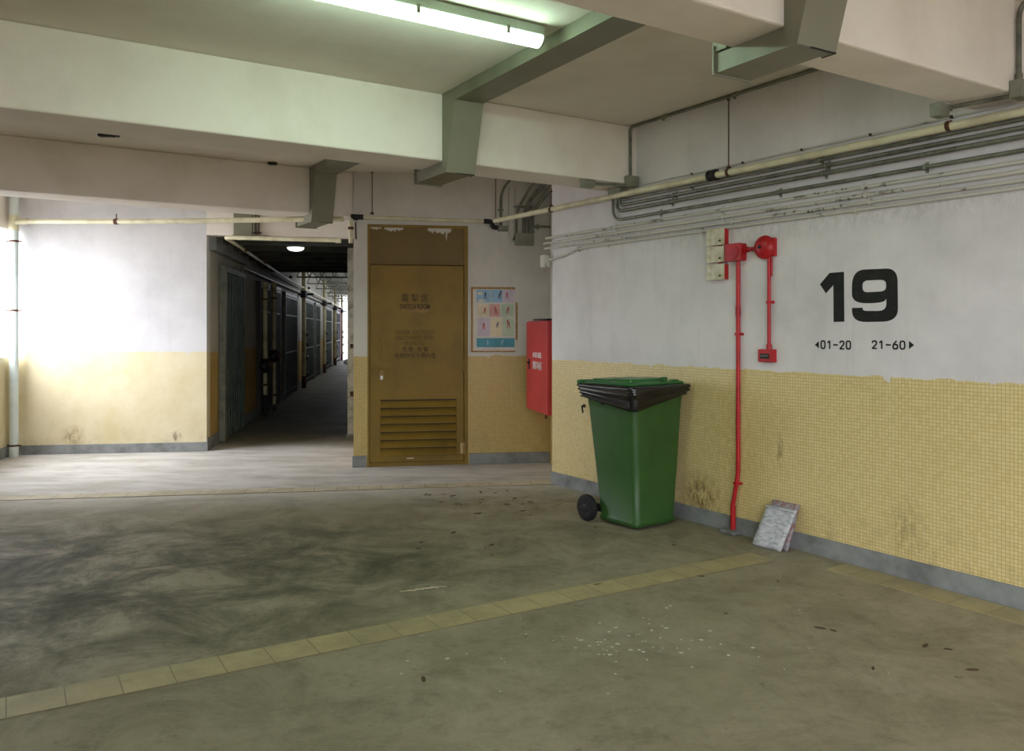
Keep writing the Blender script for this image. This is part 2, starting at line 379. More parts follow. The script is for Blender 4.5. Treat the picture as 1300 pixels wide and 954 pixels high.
# back (switch room) wall with the door opening
dx0, _ = BW.at(466.5, 592); dx1, _ = BW.at(594, 590); _, dz1 = BW.at(530, 286)
struct('wall_back', MB().box((0, 0, 0), (dx0, .2, CEIL)).box((dx1, 0, 0), (2.62, .2, CEIL)).box((dx0, 0, dz1), (dx1, .2, CEIL)), M['back_wall'], BW)
struct('wall_light_block', MB().box((.2, .21, 0), (2.4, .26, CEIL)), M['door_dark'], BW)  # added backing sheet, blocks light leaking round the door
struct('wall_recess', MB().prism([(.57, 8.06), (.80, 8.06), (.80, 9.30), (.415, 9.30), (.415, 9.14)], 0, CEIL), M['back_wall'])
struct('wall_left', MB().box((-2.2, 0, 0), (0, .2, CEIL)), M['left_wall'], LW)
struct('wall_header', MB().box((0, 0, 2.585), (1.80, .2, CEIL)), M['beam'], LW)
struct('wall_corridor_left', MB().box((.2, 0, 0), (31, .2, CEIL)), M['corridor_wall'], CW)
struct('wall_corridor_right', MB().box((-1.22, -1.98, 0), (6.6, -1.80, CEIL)).box((6.6, -1.98, 0), (31, -1.80, 2.45)).box((6.6, -1.98, 3.0), (31, -1.80, CEIL)).box((6.6, -1.98, 2.3), (10.5, -1.80, 3.0)), M['corridor_wall'], CW)
struct('wall_parapet', MB().box((0, 0, 0), (2.15, .15, 1.14)), M['left_wall'], OW)
struct('wall_lintel', MB().box((0, 0, 2.6), (2.15, .15, CEIL)), M['beam'], OW)
struct('wall_side', MB().box((-10.6, 0, 0), (0, .15, CEIL)), M['right_wall'], OW)
struct('wall_rear', MB().box((-3.8, -3.2, 0), (-1.0, -3.0, CEIL)).box((-1.0, -3.2, 0), (7.4, -3.0, .9)), M['right_wall'])
# ceilings
struct('ceiling', MB().prism([(-4.0, -3.2), (7.8, -3.2), (7.8, -.6), (1.15, 9.8), (-1.3, 9.8), (-1.85, 10.42), (-6.0, 9.9), (-5.5, 6.9)], CEIL, CEIL+.18), M['ceiling'])
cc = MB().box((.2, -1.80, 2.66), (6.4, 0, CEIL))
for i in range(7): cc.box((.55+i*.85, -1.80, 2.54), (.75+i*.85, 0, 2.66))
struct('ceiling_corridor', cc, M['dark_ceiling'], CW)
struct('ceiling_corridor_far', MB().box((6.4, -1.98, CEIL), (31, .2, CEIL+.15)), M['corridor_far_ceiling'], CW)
# beams across the hall
for nm, c0, xa, xb in (('ceiling_beam_1', 6.22, -6.55, 1.42), ('ceiling_beam_2', 9.90, -6.72, -1.95), ('ceiling_beam_3', 2.60, -5.4, 3.34), ('ceiling_beam_4', -1.05, -4.6, 5.3)):
    th = .295 if c0 == 2.60 else .39
    struct(nm, MB().box((xa, 0, BEAM), (xb, th, CEIL), .012), M['beam'], Fr((0, c0), BD))
# skirtings
sk = MB()
arc2 = [(.07-.08*math.cos(a), .07-.08*math.sin(a)) for a in [math.radians(90*k/6) for k in range(7)]]
struct('baseboard_right', MB().prism([(-.01, .25)]+arc2+[(10.5, -.012), (10.5, .0), (.09, .004), (.004, .09), (.004, .25)], 0, .115), M['skirting'], RW)
struct('baseboard_back', MB().box((-.012, -.014, 0), (dx0-.01, 0, .12), .004).box((dx1+.015, -.014, 0), (2.10, 0, .12), .004), M['skirting'], BW)
struct('baseboard_left', MB().box((-2.1, -.014, 0), (.0, 0, .11), .004), M['skirting'], LW)
struct('baseboard_corridor', MB().box((-.014, -.014, 0), (31, 0, .15), .004), M['skirting'], CW)
struct('baseboard_parapet', MB().box((0, -.014, 0), (2.12, 0, .12), .004), M['skirting'], OW)
# tile strips let into the floor
A = Fr((0, 4.245), (1, .603)); struct('trim_1', MB().box((-5.2, 0, 0), (1.93, .205, .004)), M['strip'], A)
B = Fr((0, 7.76), (.988, .156)); struct('trim_2', MB().box((-5.35, 0, 0), (.42, .20, .004)), M['strip_pale'], B)
struct('trim_3', MB().box((3.25, -.235, 0), (10.6, -.03, .0035)), M['strip'], RW)
struct('trim_4', MB().box((.14, -.085, 2.42), (2.6, 0, 2.66)), M['skirting'], CW)   # board along the corridor wall top
# portals for the daylight openings
portal('daylight_left', OW.w(1.08, .1, 1.87), (OW.y.x*-1, OW.y.y*-1, 0), 2.16, 1.46)
portal('daylight_rear', (3.2, -3.1, 2.0), (0, 1, 0), 8.4, 2.2)
portal('daylight_corridor_end', CW.w(31, -.9, 1.56), (-CW.x.x, -CW.x.y, 0), 1.9, 3.1)
portal('daylight_corridor', CW.w(20.7, -1.9, 2.72), (CW.y.x, CW.y.y, 0), 20.5, .55)

# ------------------------------------------------------------------ cable trunking over the beams
def trunk(label, s0, run_from, run_to, th, rise=True, name='cable_trunking'):
    t = thing(name, label, 'cable trunking', TR, 0, s0, 0, 'grey cable trunking stepping over the beams')
    w = .222; f = lambda a, b, c: (c, a, b)
    if run_from is not None:
        MB().box((0, run_from-s0, 3.035), (w, -.19, CEIL-.001)).build('ceiling_run', M['trunking'], t)
    MB().prism([(-.002, 3.118), (-.2, 3.118), (-.2, 3.035), (-.066, 2.556), (-.002, 2.556)], -.002, w+.002, f).build('drop', M['trunking'], t)
    MB().box((.006, -.05, 2.560), (w-.006, th+.08, BEAM-.002)).build('underpass', M['trunking'], t)
    MB().box((w*.35, -.0675, 2.5535), (w+.004, -.060, 2.5585)).box((w-.002, -.068, 2.554), (w+.004, 0, 2.559)).build('joint_lip', M['black'], t)
    MB().box((-.008, th+.078, 2.550), (w+.004, th+.084, BEAM+.03)).build('flange', M['trunking'], t)
    if rise:
        MB().prism([(th+.01, 2.65), (th+.078, 2.65), (th+.2, 3.04), (th+.2, 3.118), (th+.01, 3.118)], 0, w, f).build('riser', M['trunking'], t)
    return t
trunk('grey trunking crossing the beam nearest the camera at the top right', -3.056, -6.0, None, .30)
trunk('long grey trunking on the ceiling stepping under the green-lit middle beam beside the lamp', 0, -2.68, None, .39)
trunk('grey trunking stepping under the farthest beam in front of the corridor', 3.109, .59, None, .39)
t = thing('cable_trunking', 'beige trunking dropping down the white header above the corridor mouth', 'cable trunking', LW, LW.at(298, 290)[0], 0, 0, 'grey cable trunking stepping over the beams')
MB().box((0, -.08, 2.585), (.21, -.001, 3.11)).build('drop', M['trunking'], t)
MB().box((-.01, -.085, 2.55), (.40, .25, 2.584)).build('underpass', M['trunking'], t)

# ------------------------------------------------------------------ lamps
lx = Fr((0.165, 4.60), BD)
t = thing('fluorescent_lamp', 'long lit fluorescent batten lamp under the ceiling, glowing greenish white', 'lamp', lx, 0, 0, 0)
MB().box((-1.56, -.035, 3.06), (0, .075, CEIL-.002), .01).build('housing', M['housing'], t)
prof = [(.052*math.cos(a), .046*math.sin(a)) for a in [math.radians(180+180*k/14) for k in range(15)]]
MB().prism([(b+.02, 3.055+c) for b, c in prof], -1.55, -.012, lambda a, b, c: (c, a, b), True).build('diffuser', M['tube'], t)
prof2 = [(.056*math.cos(a), .05*math.sin(a)) for a in [math.radians(180+180*k/14) for k in range(15)]]
for xx in (-1.565, -.013):
    MB().prism([(b+.02, 3.056+c) for b, c in prof2], xx, xx+.014, lambda a, b, c: (c, a, b)).build('end_cap', M['housing'], t)
for xx in (-1.3, -.78, -.25): 
    MB().box((xx, -.038, 3.03), (xx+.02, -.03, 3.075)).build('clip', M['grey_metal'], t)
    MB().box((xx, .07, 3.03), (xx+.02, .078, 3.075)).build('clip', M['grey_metal'], t)
t = thing('bulkhead_lamp', 'small round lit lamp just inside the corridor mouth', 'lamp', CW, .85, -.95, 2.54)
MB().lathe([(.10, .0), (.11, -.015), (.10, -.035), (.07, -.05), (.02, -.058)], 'z').build('glass', M['bulkhead'], t)
MB().lathe([(.115, -.010), (.12, -.002), (.10, .0)], 'z').build('base_plate', M['housing'], t)

# ------------------------------------------------------------------ conduits and pipes on the right wall
def saddle(parent, p, r, mat, wall_y, vertical=False, name='saddle'):
    """small clip hugging a pipe; p = (x, y, z) in wall coordinates"""
    x, y, z = p; m = MB(); w = .009
    if not vertical:
        m.box((x-w, y-r-.003, z-r-.003), (x+w, wall_y, z+r+.003), .003); m.box((x-w, wall_y-.005, z-r-.018), (x+w, wall_y, z+r+.018))
    else:
        m.box((x-r-.003, y-r-.003, z-w), (x+r+.003, wall_y, z+w), .003); m.box((x-r-.018, wall_y-.005, z-w), (x+r+.018, wall_y, z+w))
    return m.build(name, mat, parent)
XE = 9.8
xs_box, z_box = RW.at(787, 246)
def conduit(label, z, x0, r, mat, y, sads, up=None, grp='grey steel conduits along the right wall', cat='conduit', dz=0.0):
    t = thing('conduit', label, cat, RW, 0, 0, 0, grp)
    pts = [(x0, y, z+.0), (XE, y, z+dz)]
    if up: pts = bend([(x0, y, up)]+pts, .11, 7)
    MB().tube(pts, r, 10).build('pipe', mat, t)
    for sx_ in sads: saddle(t, (sx_, y, z), r, mat, -.0005)
    return t
conduit('thin grey conduit tucked directly under the cream pipe on the right wall', 2.535, xs_box+.06, .011, M['conduit'], -.03, (1.9, 3.05, 4.6), up=2.6)
conduit('upper bent grey conduit, second below the cream pipe on the right wall', 2.492, xs_box+.03, .0135, M['conduit'], -.03, (1.72, 3.1, 4.62, 5.2), up=2.6)
conduit('middle grey conduit with the wide bend, third below the cream pipe', 2.445, xs_box+.0, .0145, M['conduit'], -.035, (1.68, 3.08, 4.64), up=2.6)
conduit('lowest dark grey conduit turning up in a square bend at its left end', 2.375, xs_box-.06, .0125, M['conduit'], -.025, (1.55, 2.72, 3.75, 5.0), up=2.6)
wc = 'whitewashed conduits along the right wall'
cw1 = conduit('topmost whitewashed conduit on the right wall, rusty at its clips', 2.318, -.02, .012, M['conduit_white'], -.02, (1.0, 2.2, 3.35, 4.5), grp=wc)
conduit('second whitewashed conduit on the right wall with flaking dark paint', 2.268, -.05, .013, M['conduit_white'], -.02, (1.02, 2.22, 3.37, 4.52), grp=wc)
conduit('third whitewashed conduit from the top on the right wall', 2.222, -.04, .011, M['conduit_white'], -.02, (.95, 2.3, 3.4), grp=wc)
t = thing('conduit', 'lowest whitewashed conduit, dipping towards the rounded wall end', 'conduit', RW, 0, 0, 0, wc)
MB().tube([(-.03, -.03, 2.10), (.10, -.022, 2.115), (.28, -.02, 2.135), (.45, -.02, 2.175), (.7, -.02, 2.185), (XE, -.02, 2.185)], .0105).build('pipe', M['conduit_white'], t)
for sx_ in (.48, .9, 2.0, 3.3): saddle(t, (sx_, -.02, 2.182), .0105, M['conduit_white'], -.0005)
t = thing('conduit_elbow', 'small white elbow box at the rounded end of the right wall', 'junction box', RW, -.01, 0, 2.04)
MB().box((-.05, -.06, 0), (.03, -.005, .12), .008).build('box', M['conduit_white'], t)
MB().box((-.045, -.064, .01), (.025, -.06, .11), .002).build('cover', M['conduit_white'], t)
# flaked patches on painted conduits
t = MB()
for i in range(70):
    xx = random.choice((random.gauss(.95, .28), random.gauss(3.25, .3), random.gauss(3.3, .25))); zz = random.choice((2.268, 2.268, 2.222, 2.318)); ln = random.uniform(.004, .045)
    xx = min(max(xx, .2), 4.6); a0 = random.uniform(-.006, .006)
    t.tube([(xx, -.0215+abs(a0)*.4, zz+a0), (xx+ln*.5, -.0225, zz+a0), (xx+ln, -.0215, zz+a0*.3)], [.007, .0115, .006], 8)
o = t.build('paint_flakes', M['conduit']); place(o, RW); tag(o, 'dark flaked paint patches along the whitewashed conduits', 'flaked paint', kind='stuff')
# junction boxes where the grey conduits rise
def jbox(label, fr, x, y, z, w, d, h, mat='grey_metal'):
    t = thing('junction_box', label, 'junction box', fr, x, y, z)
    MB().box((-w/2, -d, 0), (w/2, 0, h), .004).build('box', M[mat], t)
    MB().box((-w/2+.004, -d-.004, .004), (w/2-.004, -d, h-.004), .002).build('cover', M[mat], t)
    for a in (-1, 1): MB().lathe([(.004, -d-.006), (.004, -d-.003)], 'y', (a*w*.36, 0, h*.5), 8).build('screw', M['steel'], t)
    return t
jbox('flat grey box under the middle beam that the bent conduits rise into', RW, xs_box+.03, -.0, 2.585, .16, .09, .055)
B1 = Fr((0, 6.22), BD)
ax, az = B1.at(799.5, 238, .01)
t = jbox('square grey junction box at the bottom of the middle beam', B1, ax, -.001, az, .105, .06, .088)
c = thing('conduit', 'grey conduit rising up the middle beam then running along the ceiling over the right wall', 'conduit', B1, 0, 0, 0, 'grey steel conduits along the right wall')
p0 = Vector((ax, -.02, az+.09)); top = Vector((ax, -.02, CEIL-.015))
MB().tube(bend([p0, top, Vector((ax+.005, -.11, CEIL-.015)), Vector((ax+.005, -2.76, CEIL-.015))], .07, 6), .0125).build('pipe', M['conduit'], c)
MB().tube([(ax+.005, -1.9, CEIL-.02), (ax+.005, -1.94, CEIL-.02)], .02).build('coupling', M['conduit'], c)
for q in (.12, .4, .7): saddle(c, (ax+.005, -.11-2.6*q, CEIL-.015), .0125, M['conduit'], -.11-2.6*q+.02)
bx, bz = B1.at(760, 247, .1)
t = jbox('small grey box hanging under the edge of the middle beam', B1, bx, .08, BEAM-.062, .10, .07, .058)
c = thing('conduit', 'short grey conduit under the middle beam joining two boxes', 'conduit', B1, 0, 0, 0, 'short grey conduit links')
MB().tube([(bx+.04, .05, BEAM-.025), (ax-.03, -.02, BEAM-.02)], .012).build('pipe', M['conduit'], c)
MB().tube([(bx+.045, .05, BEAM-.025), (bx+.075, .035, BEAM-.025)], .017).build('coupling', M['conduit'], c)
# the same arrangement at the beam near the camera
B3 = Fr((0, 2.60), BD)
ax3, az3 = B3.at(1291, 127, .01)
jbox('square grey junction box in the corner where the nearest beam meets the right wall', B3, ax3-.01, -.001, az3, .10, .06, .09)
c = thing('conduit', 'grey conduit climbing the corner at the top right edge of the view', 'conduit', B3, 0, 0, 0, 'grey steel conduits along the right wall')
MB().tube(bend([(ax3-.0, -.02, az3+.09), (ax3-.0, -.02, CEIL-.015), (ax3, -1.8, CEIL-.015)], .09, 6), .0125).build('pipe', M['conduit'], c)
MB().tube([(ax3, -.02, az3+.09), (ax3, -.02, az3+.13)], .018).build('coupling', M['conduit'], c)
bx3, bz3 = B3.at(1195, 142, -.30)
jbox('small square grey box under the nearest beam beside the cream pipe', B3, bx3, .34, BEAM-.075, .085, .06, .07)
c = thing('conduit', 'short grey conduit under the nearest beam joining two boxes', 'conduit', B3, 0, 0, 0, 'short grey conduit links')
MB().tube([(bx3+.03, .31, BEAM-.025), (ax3-.03, -.01, BEAM-.02)], .012).build('pipe', M['conduit'], c)
MB().tube([(bx3+.035, .305, BEAM-.025), (bx3+.06, .275, BEAM-.025)], .017).build('coupling', M['conduit'], c)

# ---- cream water pipe
t = thing('water_pipe', 'long cream plastic pipe slung along the top of the right wall', 'pipe', RW, 0, 0, 0)
xe, ze = RW.at(628, 284, .07)
MB().tube([(xe+.0, -.07, 2.575), (XE, -.07, 2.555)], .024, 14).build('pipe', M['cream_pipe'], t)
for u in (925, 1205, 700): 
    q = RW.at(u, 215, .07)[0]; MB().tube([(q-.012, -.07, 2.57), (q+.012, -.07, 2.57)], .029, 14).build('pipe_ring', M['rust'], t)
q = RW.at(905, 226, .07)[0]; MB().lathe([(.028, -.04), (.04, -.038), (.04, -.01), (.034, 0), (.04, .01), (.04, .038), (.028, .04)], 'x', (q, -.07, 2.572), 14).build('coupling', M['black'], t)
def rod(label, x, y, z0, z1, fr):
    t = thing('hanging_rod', label, 'rod', fr, x, y, z0, 'thin rusty rods holding up the pipes')
    MB().tube([(0, 0, .02), (0, 0, z1-z0)], .0045, 8).build('rod', M['rust'], t)
    MB().lathe([(.016, .006), (.018, .02), (.008, .03)], 'z').build('clamp', M['rust'], t)
    MB().lathe([(.012, z1-z0-.01), (.012, z1-z0)], 'z').build('fixing', M['rust'], t)
q = RW.at(925, 215, .07)[0]; rod('thin rusty rod beside the bell, hanging over the cream pipe', q, -.07, 2.585, 3.09, RW)
q = RW.at(700, 265, .07)[0]; rod('thin black rod at the rounded end of the right wall', q, -.07, 2.585, BEAM+.1, RW)
q = BW.at(629, 282, .06)[0]; rod('thin dark rod near the black elbow, over the start of the cream pipe', q, -.08, 2.585, 3.11, BW)
q = BW.at(472.5, 277, .05)[0]; rod('thin rusty rod above the switch room door, left of its centre', q, -.05, 2.66, 3.11, BW)
# thin painted line above the cream pipe
c = thing('conduit', 'thin whitewashed conduit on the right wall just above the cream pipe', 'conduit', RW, 0, 0, 0, wc)
MB().tube([(1.35, -.012, 2.63), (XE, -.012, 2.63)], .007, 8).build('pipe', M['conduit_white'], c)
for q in (1.9, 2.4, 2.9, 3.4, 3.9, 4.4): MB().lathe([(.009, -.024), (.009, -.003)], 'y', (q, 0, 2.63), 8).build('screw', M['rust'], c)

# ------------------------------------------------------------------ pipes on the back wall
x0, z0 = BW.at(449, 277, .05); x1, z1 = BW.at(621, 277, .05)
t = thing('water_pipe', 'straight cream pipe running over the top of the switch room door', 'pipe', BW, 0, 0, 0)
MB().tube([(x0, -.05, 2.635), (x1-.02, -.05, 2.615)], .019, 12).build('pipe', M['cream_pipe'], t)
MB().tube(bend([(x1-.06, -.05, 2.618), (x1+.03, -.05, 2.615), (x1+.04, -.06, 2.55), (x1+.09, -.075, 2.55)], .03), .026, 12).build('elbow', M['black'], t)
MB().tube([(x0-.03, -.05, 2.637), (x0+.1, -.05, 2.634)], .027, 12).tube([(x0+.02, -.05, 2.60), (x0+.02, -.05, 2.66)], .024, 12).build('valve', M['black'], t)
MB().tube([(x0-.03, -.05, 2.62), (x0-.03, -.05, 2.36)], .022, 12).build('branch_pipe', M['cream_pipe'], t)
MB().tube([(x0-.03, -.05, 2.50), (x0-.03, -.05, 2.53)], .028, 12).tube([(x0+.02, -.05, 2.58), (x0+.025, -.05, 2.40)], .008, 8).build('pipe_ring', M['rust'], t)
# pipe across the left wall
t = thing('water_pipe', 'cream pipe crossing the top of the bright left wall towards the door', 'pipe')
MB().tube([(-5.58, 9.50, 2.685), (-4.2, 9.25, 2.65), (-1.76, 8.70, 2.605)], .028, 14).build('pipe', M['cream_pipe'], t)
MB().tube(bend([(-5.50, 9.49, 2.684), (-5.66, 9.51, 2.684), (-5.68, 9.515, 2.60)], .05), .036, 14).build('elbow', M['cream_pipe'], t)
MB().tube([(-4.42, 9.29, 2.656), (-4.38, 9.283, 2.655)], .034, 14).tube([(-4.4, 9.286, 2.68), (-4.4, 9.286, 2.74)], .006).build('hanger', M['rust'], t)
# downpipe in the corner
dpx, dpy = -5.68, 9.52
t = thing('downpipe', 'white vertical downpipe in the corner at the left edge of the view', 'pipe', None, dpx, dpy, 0)
MB().tube([(0, 0, 0.001), (0, 0, 3.1)], .048, 18).build('pipe', M['white_pipe'], t)
MB().tube([(0, 0, 2.58), (0, 0, 2.76)], .052, 18).build('collar', M['cream_pipe'], t)
for zz in (1.66, 2.45, .12): MB().tube([(0, 0, zz), (0, 0, zz+.022)], .049, 18).box((-.085, -.008, zz+.004), (.085, .008, zz+.016)).build('bracket', M['rust'], t)
# conduits in the recess
bxx, bzz = BW.at(665, 312, 0)
jbox('wide grey steel box at the foot of the conduit cluster in the recess', BW, bxx, -.001, bzz, .205, .07, .13)
grp = 'bent grey conduits in the recess beside the right wall'
names = ['leftmost bent grey conduit rising from the wide box in the recess', 'second bent grey conduit rising from the wide box in the recess', 'third bent grey conduit rising from the wide box in the recess', 'fourth bent grey conduit rising from the wide box in the recess', 'rightmost bent grey conduit rising from the wide box in the recess']
for i in range(5):
    c = thing('conduit', names[i], 'conduit', BW, 0, 0, 0, grp)
    xa = bxx-.085+(0 if i == 0 else .045+.034*i); zt = 2.72+.05*(i % 3)-(.04 if i == 4 else 0)
    MB().tube(bend([(xa, -.03, bzz+.13), (xa, -.03, zt), (xa+.14+.015*i, -.10-.05*i, CEIL-.12), (xa+.22+.015*i, -.45, CEIL-.05)], .16, 7), .0135).build('pipe', M['conduit'], c)
    saddle(c, (xa, -.03, bzz+.42), .0135, M['conduit'], -.0005, True)
bx2, bz2 = BW.at(638, 294, 0)
jbox('small grey box on the recess wall under a single conduit', BW, bx2, -.001, bz2, .105, .05, .055)
c = thing('conduit', 'single grey conduit curving down to the small box in the recess', 'conduit', BW, 0, 0, 0, grp)
MB().tube(bend([(bx2-.02, -.025, bz2+.055), (bx2-.02, -.025, 2.95), (bx2+.1, -.10, 3.10)], .12, 6), .014).build('pipe', M['conduit'], c)
saddle(c, (bx2-.02, -.025, 2.75), .014, M['conduit'], -.0005, True)
c = thing('conduit', 'pair of thin whitewashed tubes looping down the recess wall', 'conduit', BW, 0, 0, 0, grp)
for dx_ in (0, .07): MB().tube(bend([(bx2+.07+dx_, -.012, 3.0), (bx2+.065+dx_, -.012, 2.5), (bx2+.10, -.012, 2.40)], .08), .008, 8).build('pipe', M['conduit_white'], c)
MB().tube([(bx2+.145, -.02, 2.52), (bx2+.12, -.02, 2.42)], .009, 8).build('cable_end', M['black'], c)
c = thing('conduit', 'short level grey conduit passing behind the rounded wall end', 'conduit', BW, 0, 0, 0, grp)
q = BW.at(678, 288, 0); MB().tube([(q[0], -.02, q[1]), (q[0]+.3, -.02, q[1])], .012).build('pipe', M['conduit'], c)
saddle(c, (q[0]+.04, -.02, q[1]), .012, M['conduit'], -.0005)
for (u, v, w_) in ((138, 170, .17), (346, 206, .09)):
    Yc = (CEIL-CZ)*F/(CY-v); o = MB().box((-w_/2, -.03, -.025), (w_/2, .03, 0), .008).lathe([(.02, -.028), (.025, -.02)], 'z', (w_*.2, 0, 0), 10).build('ceiling_bracket', M['black']); place(o, None, (u-CX)/F*Yc, Yc, CEIL-.001)
    tag(o, 'larger dark broken fixing on the ceiling strip near the left edge' if w_ > .1 else 'smaller dark fixing on the ceiling strip left of the far trunking', 'bracket', 'dark ceiling fixings')

# ------------------------------------------------------------------ switch room door
D0 = BW.at(466.5, 593)[0]; D1 = BW.at(594, 590)[0]
t = thing('switch_room_door', 'ochre brown steel switch room door with louvres, lettering and a padlock', 'door', BW, D0, 0, 0)
DW = D1-D0; fx = lambda u, v: (BW.at(u, v, -.0)[0]-D0, BW.at(u, v, -.0)[1])
lx0, _ = fx(470, 590); lx1, lz1 = fx(588.5, 338); _, lz0 = fx(500, 587); lz0 = max(lz0, .02); ZT = dz1
fm = MB().box((0, -.012, 0), (lx0-.004, .08, ZT), .004).box((lx1+.006, -.012, 0), (DW, .08, ZT), .004).box((lx0-.004, -.010, ZT-.03), (lx1+.006, .08, ZT), .004).box((lx0-.004, .01, 0), (lx1+.006, .07, lz0-.004))
fm.build('frame', M['brown_door'], t)
MB().box((lx0-.004, .004, lz1+.018), (lx1+.006, .05, ZT-.03)).box((lx0-.004, -.008, lz1+.006), (lx1+.006, .05, lz1+.02), .003).build('top_panel', M['brown_panel'], t)
# leaf with an opening for the louvres
vx0, vz1 = fx(483, 508); vx1, vz0 = fx(579.5, 577)
lf = t
leaf = MB().box((lx0, -.006, vz1), (lx1, .03, lz1), .003).box((lx0, -.006, lz0), (lx1, .03, vz0), .003).box((lx0, -.006, vz0), (vx0, .03, vz1)).box((vx1, -.006, vz0), (lx1, .03, vz1))
lf = leaf.build('door_leaf', M['brown_door'], t)
nl = 7; ph = (vz1-vz0)/nl
lv = MB()
for i in range(nl):
    z = vz0+i*ph
    lv.prism([(-.030, z+.004), (-.026, z), (.024, z+ph*.78), (.020, z+ph*.78+.005)], vx0, vx1, lambda a, b, c: (c, a, b))
lv.build('louvre', M['brown_door'], t)
MB().box((vx0-.004, .028, vz0-.004), (vx1+.004, .034, vz1+.004)).build('louvre_backing', M['black'], t)
for v in (390, 464, 569):
    hx, hz = fx(588, v)
    MB().tube([(hx+.006, -.018, hz-.065), (hx+.006, -.018, hz+.065)], .011, 10).box((hx-.03, -.010, hz-.055), (hx+.04, -.005, hz+.055)).build('hinge', M['brass'] if v > 500 else M['brown_door'], t)
hx, hz0 = fx(482.5, 455); _, hz1 = fx(482.5, 430)
MB().tube(bend([(hx, -.005, hz0), (hx, -.045, hz0+.01), (hx, -.045, hz1-.01), (hx, -.005, hz1)], .02), .007, 8).build('pull_handle', M['brown_door'], t)
bx_, bz_ = fx(483, 468)
MB().box((lx0-.02, -.022, bz_-.008), (lx0+.20, -.006, bz_+.008), .003).box((lx0+.03, -.03, bz_-.03), (lx0+.09, -.006, bz_+.0), .003).build('hasp', M['brown_door'], t)
px_, pz_ = fx(484.5, 479)
pl = MB().box((px_-.017, -.05, pz_-.025), (px_+.017, -.03, pz_+.02), .005).build('padlock', M['steel'], t)
MB().tube(bend([(px_-.011, -.04, pz_+.018), (px_-.011, -.04, pz_+.07), (px_+.011, -.04, pz_+.07), (px_+.011, -.04, pz_+.018)], .012), .004, 8).build('shackle', M['brass'], pl)
# flaked whitewash above the panel
def blob_poly(x0, x1, z1, depth, n=26, seed=1, drips=()):
    rnd = random.Random(seed); pts = [(x0, z1), (x1, z1)]
    for i in range(n+1):
        f = i/n; x = x1+(x0-x1)*f; d = depth*(.55+.45*math.sin(f*math.pi))*(.6+.8*rnd.random())
        for dc, dd in drips:
            if abs(f-dc) < .5/n: d = dd
        pts.append((x, z1-d))
    return pts
fy = lambda a, b, c: (a, c, b)
pt = MB()
a0, za = fx(470, 287); a1, _ = fx(484, 287); pt.prism(blob_poly(a0, a1, ZT-.031, .02, 12, 2), .0015, .004, fy)
a0, _ = fx(488, 287); a1, _ = fx(512, 287); pt.prism(blob_poly(a0, a1, ZT-.031, .035, 16, 3), .0015, .004, fy)
a0, _ = fx(543, 287); a1, _ = fx(573, 287); pt.prism(blob_poly(a0, a1, ZT-.031, .05, 24, 5, ((.22, .14),)), .0015, .004, fy)
pt.build('whitewash_splash', M['chip'], t)
def door_text(body, u, v, h, w, mat, bold, yy=-.0075):
    x, z = fx(u, v); shift(text_mb(body, h, w, bold), x, yy, z).build('lettering', mat, t)
sc = 8.85/F
MB().prism(blob_poly(fx(509, 0)[0], fx(547, 0)[0], fx(0+528, 391)[1], .055, 6, 1), -.0066, -.0060, fy).build('pale_patch', M['pale_stencil'], t)
door_text('電 掣 房', 526.5, 378.5, .095, 33*sc, M['stencil'], 0.0)
door_text('SWITCH ROOM', 526.5, 389.5, .078, 38*sc, M['stencil'], .0010)
door_text('DANGER : ELECTRICITY', 526.5, 422, .058, 49*sc, M['faded'], .0012)
door_text('UNAUTHORISED ENTRY', 527, 429, .058, 50*sc, M['faded'], .0012)
door_text('PROHIBITED', 526.5, 436, .058, 25*sc, M['faded'], .0012)
door_text('危 險 · 有 電', 527, 443.5, .055, 32*sc, M['stencil'], 0.0)
door_text('未經許可不得內進', 527, 451.5, .062, 52*sc, M['stencil'], 0.0)
cx_, cz_ = fx(521, 582); MB().prism(rrect(cx_, cz_, .075, .012, .005, 3), -.0075, -.006, fy).build('paint_smear', M['chip'], t)

# ------------------------------------------------------------------ poster
x0, zt = BW.at(598, 364.5); x1, zb = BW.at(657, 447)
t = thing('poster', 'faded cartoon safety poster with cork edging beside the switch room door', 'poster', BW, x0, 0, zb)
pw, phh = x1-x0, zt-zb; px = lambda u: BW.at(u, 400)[0]-x0; pz = lambda v: BW.at(627, v)[1]-zb
MB().box((0, -.014, 0), (.02, -.001, phh), .002).box((0, -.014, phh-.022), (px(654), -.001, phh), .002).box((pw-.02, -.010, pz(432)), (pw, -.001, pz(384)), .002).box((0, -.012, 0), (pw*.95, -.001, .014), .002).build('edging', M['cork'], t)
MB().box((.018, -.006, .012), (px(654), -.001, phh-.02)).build('sheet', M['paper'], t)
panels = [(605, 368, 622.5, 384, 'blue'), (623.5, 368, 638, 384, 'blue'), (638.5, 368, 652.5, 384, 'lilac'), (606, 386.5, 619.5, 402.5, 'cream'), (621, 386.5, 634.5, 402.5, 'pink'), (636, 386, 652, 402.5, 'green'),
          (606, 404, 622, 427, 'lilac'), (623, 404, 637, 427, 'cream'), (638, 404, 652, 427, 'green'), (605, 429.5, 653, 441, 'teal')]
for (u0, v0, u1, v1, cn) in panels:
    MB().box((px(u0), -.0075, pz(v1)), (px(u1), -.006, pz(v0))).build('picture_panel', M['p_'+cn], t)
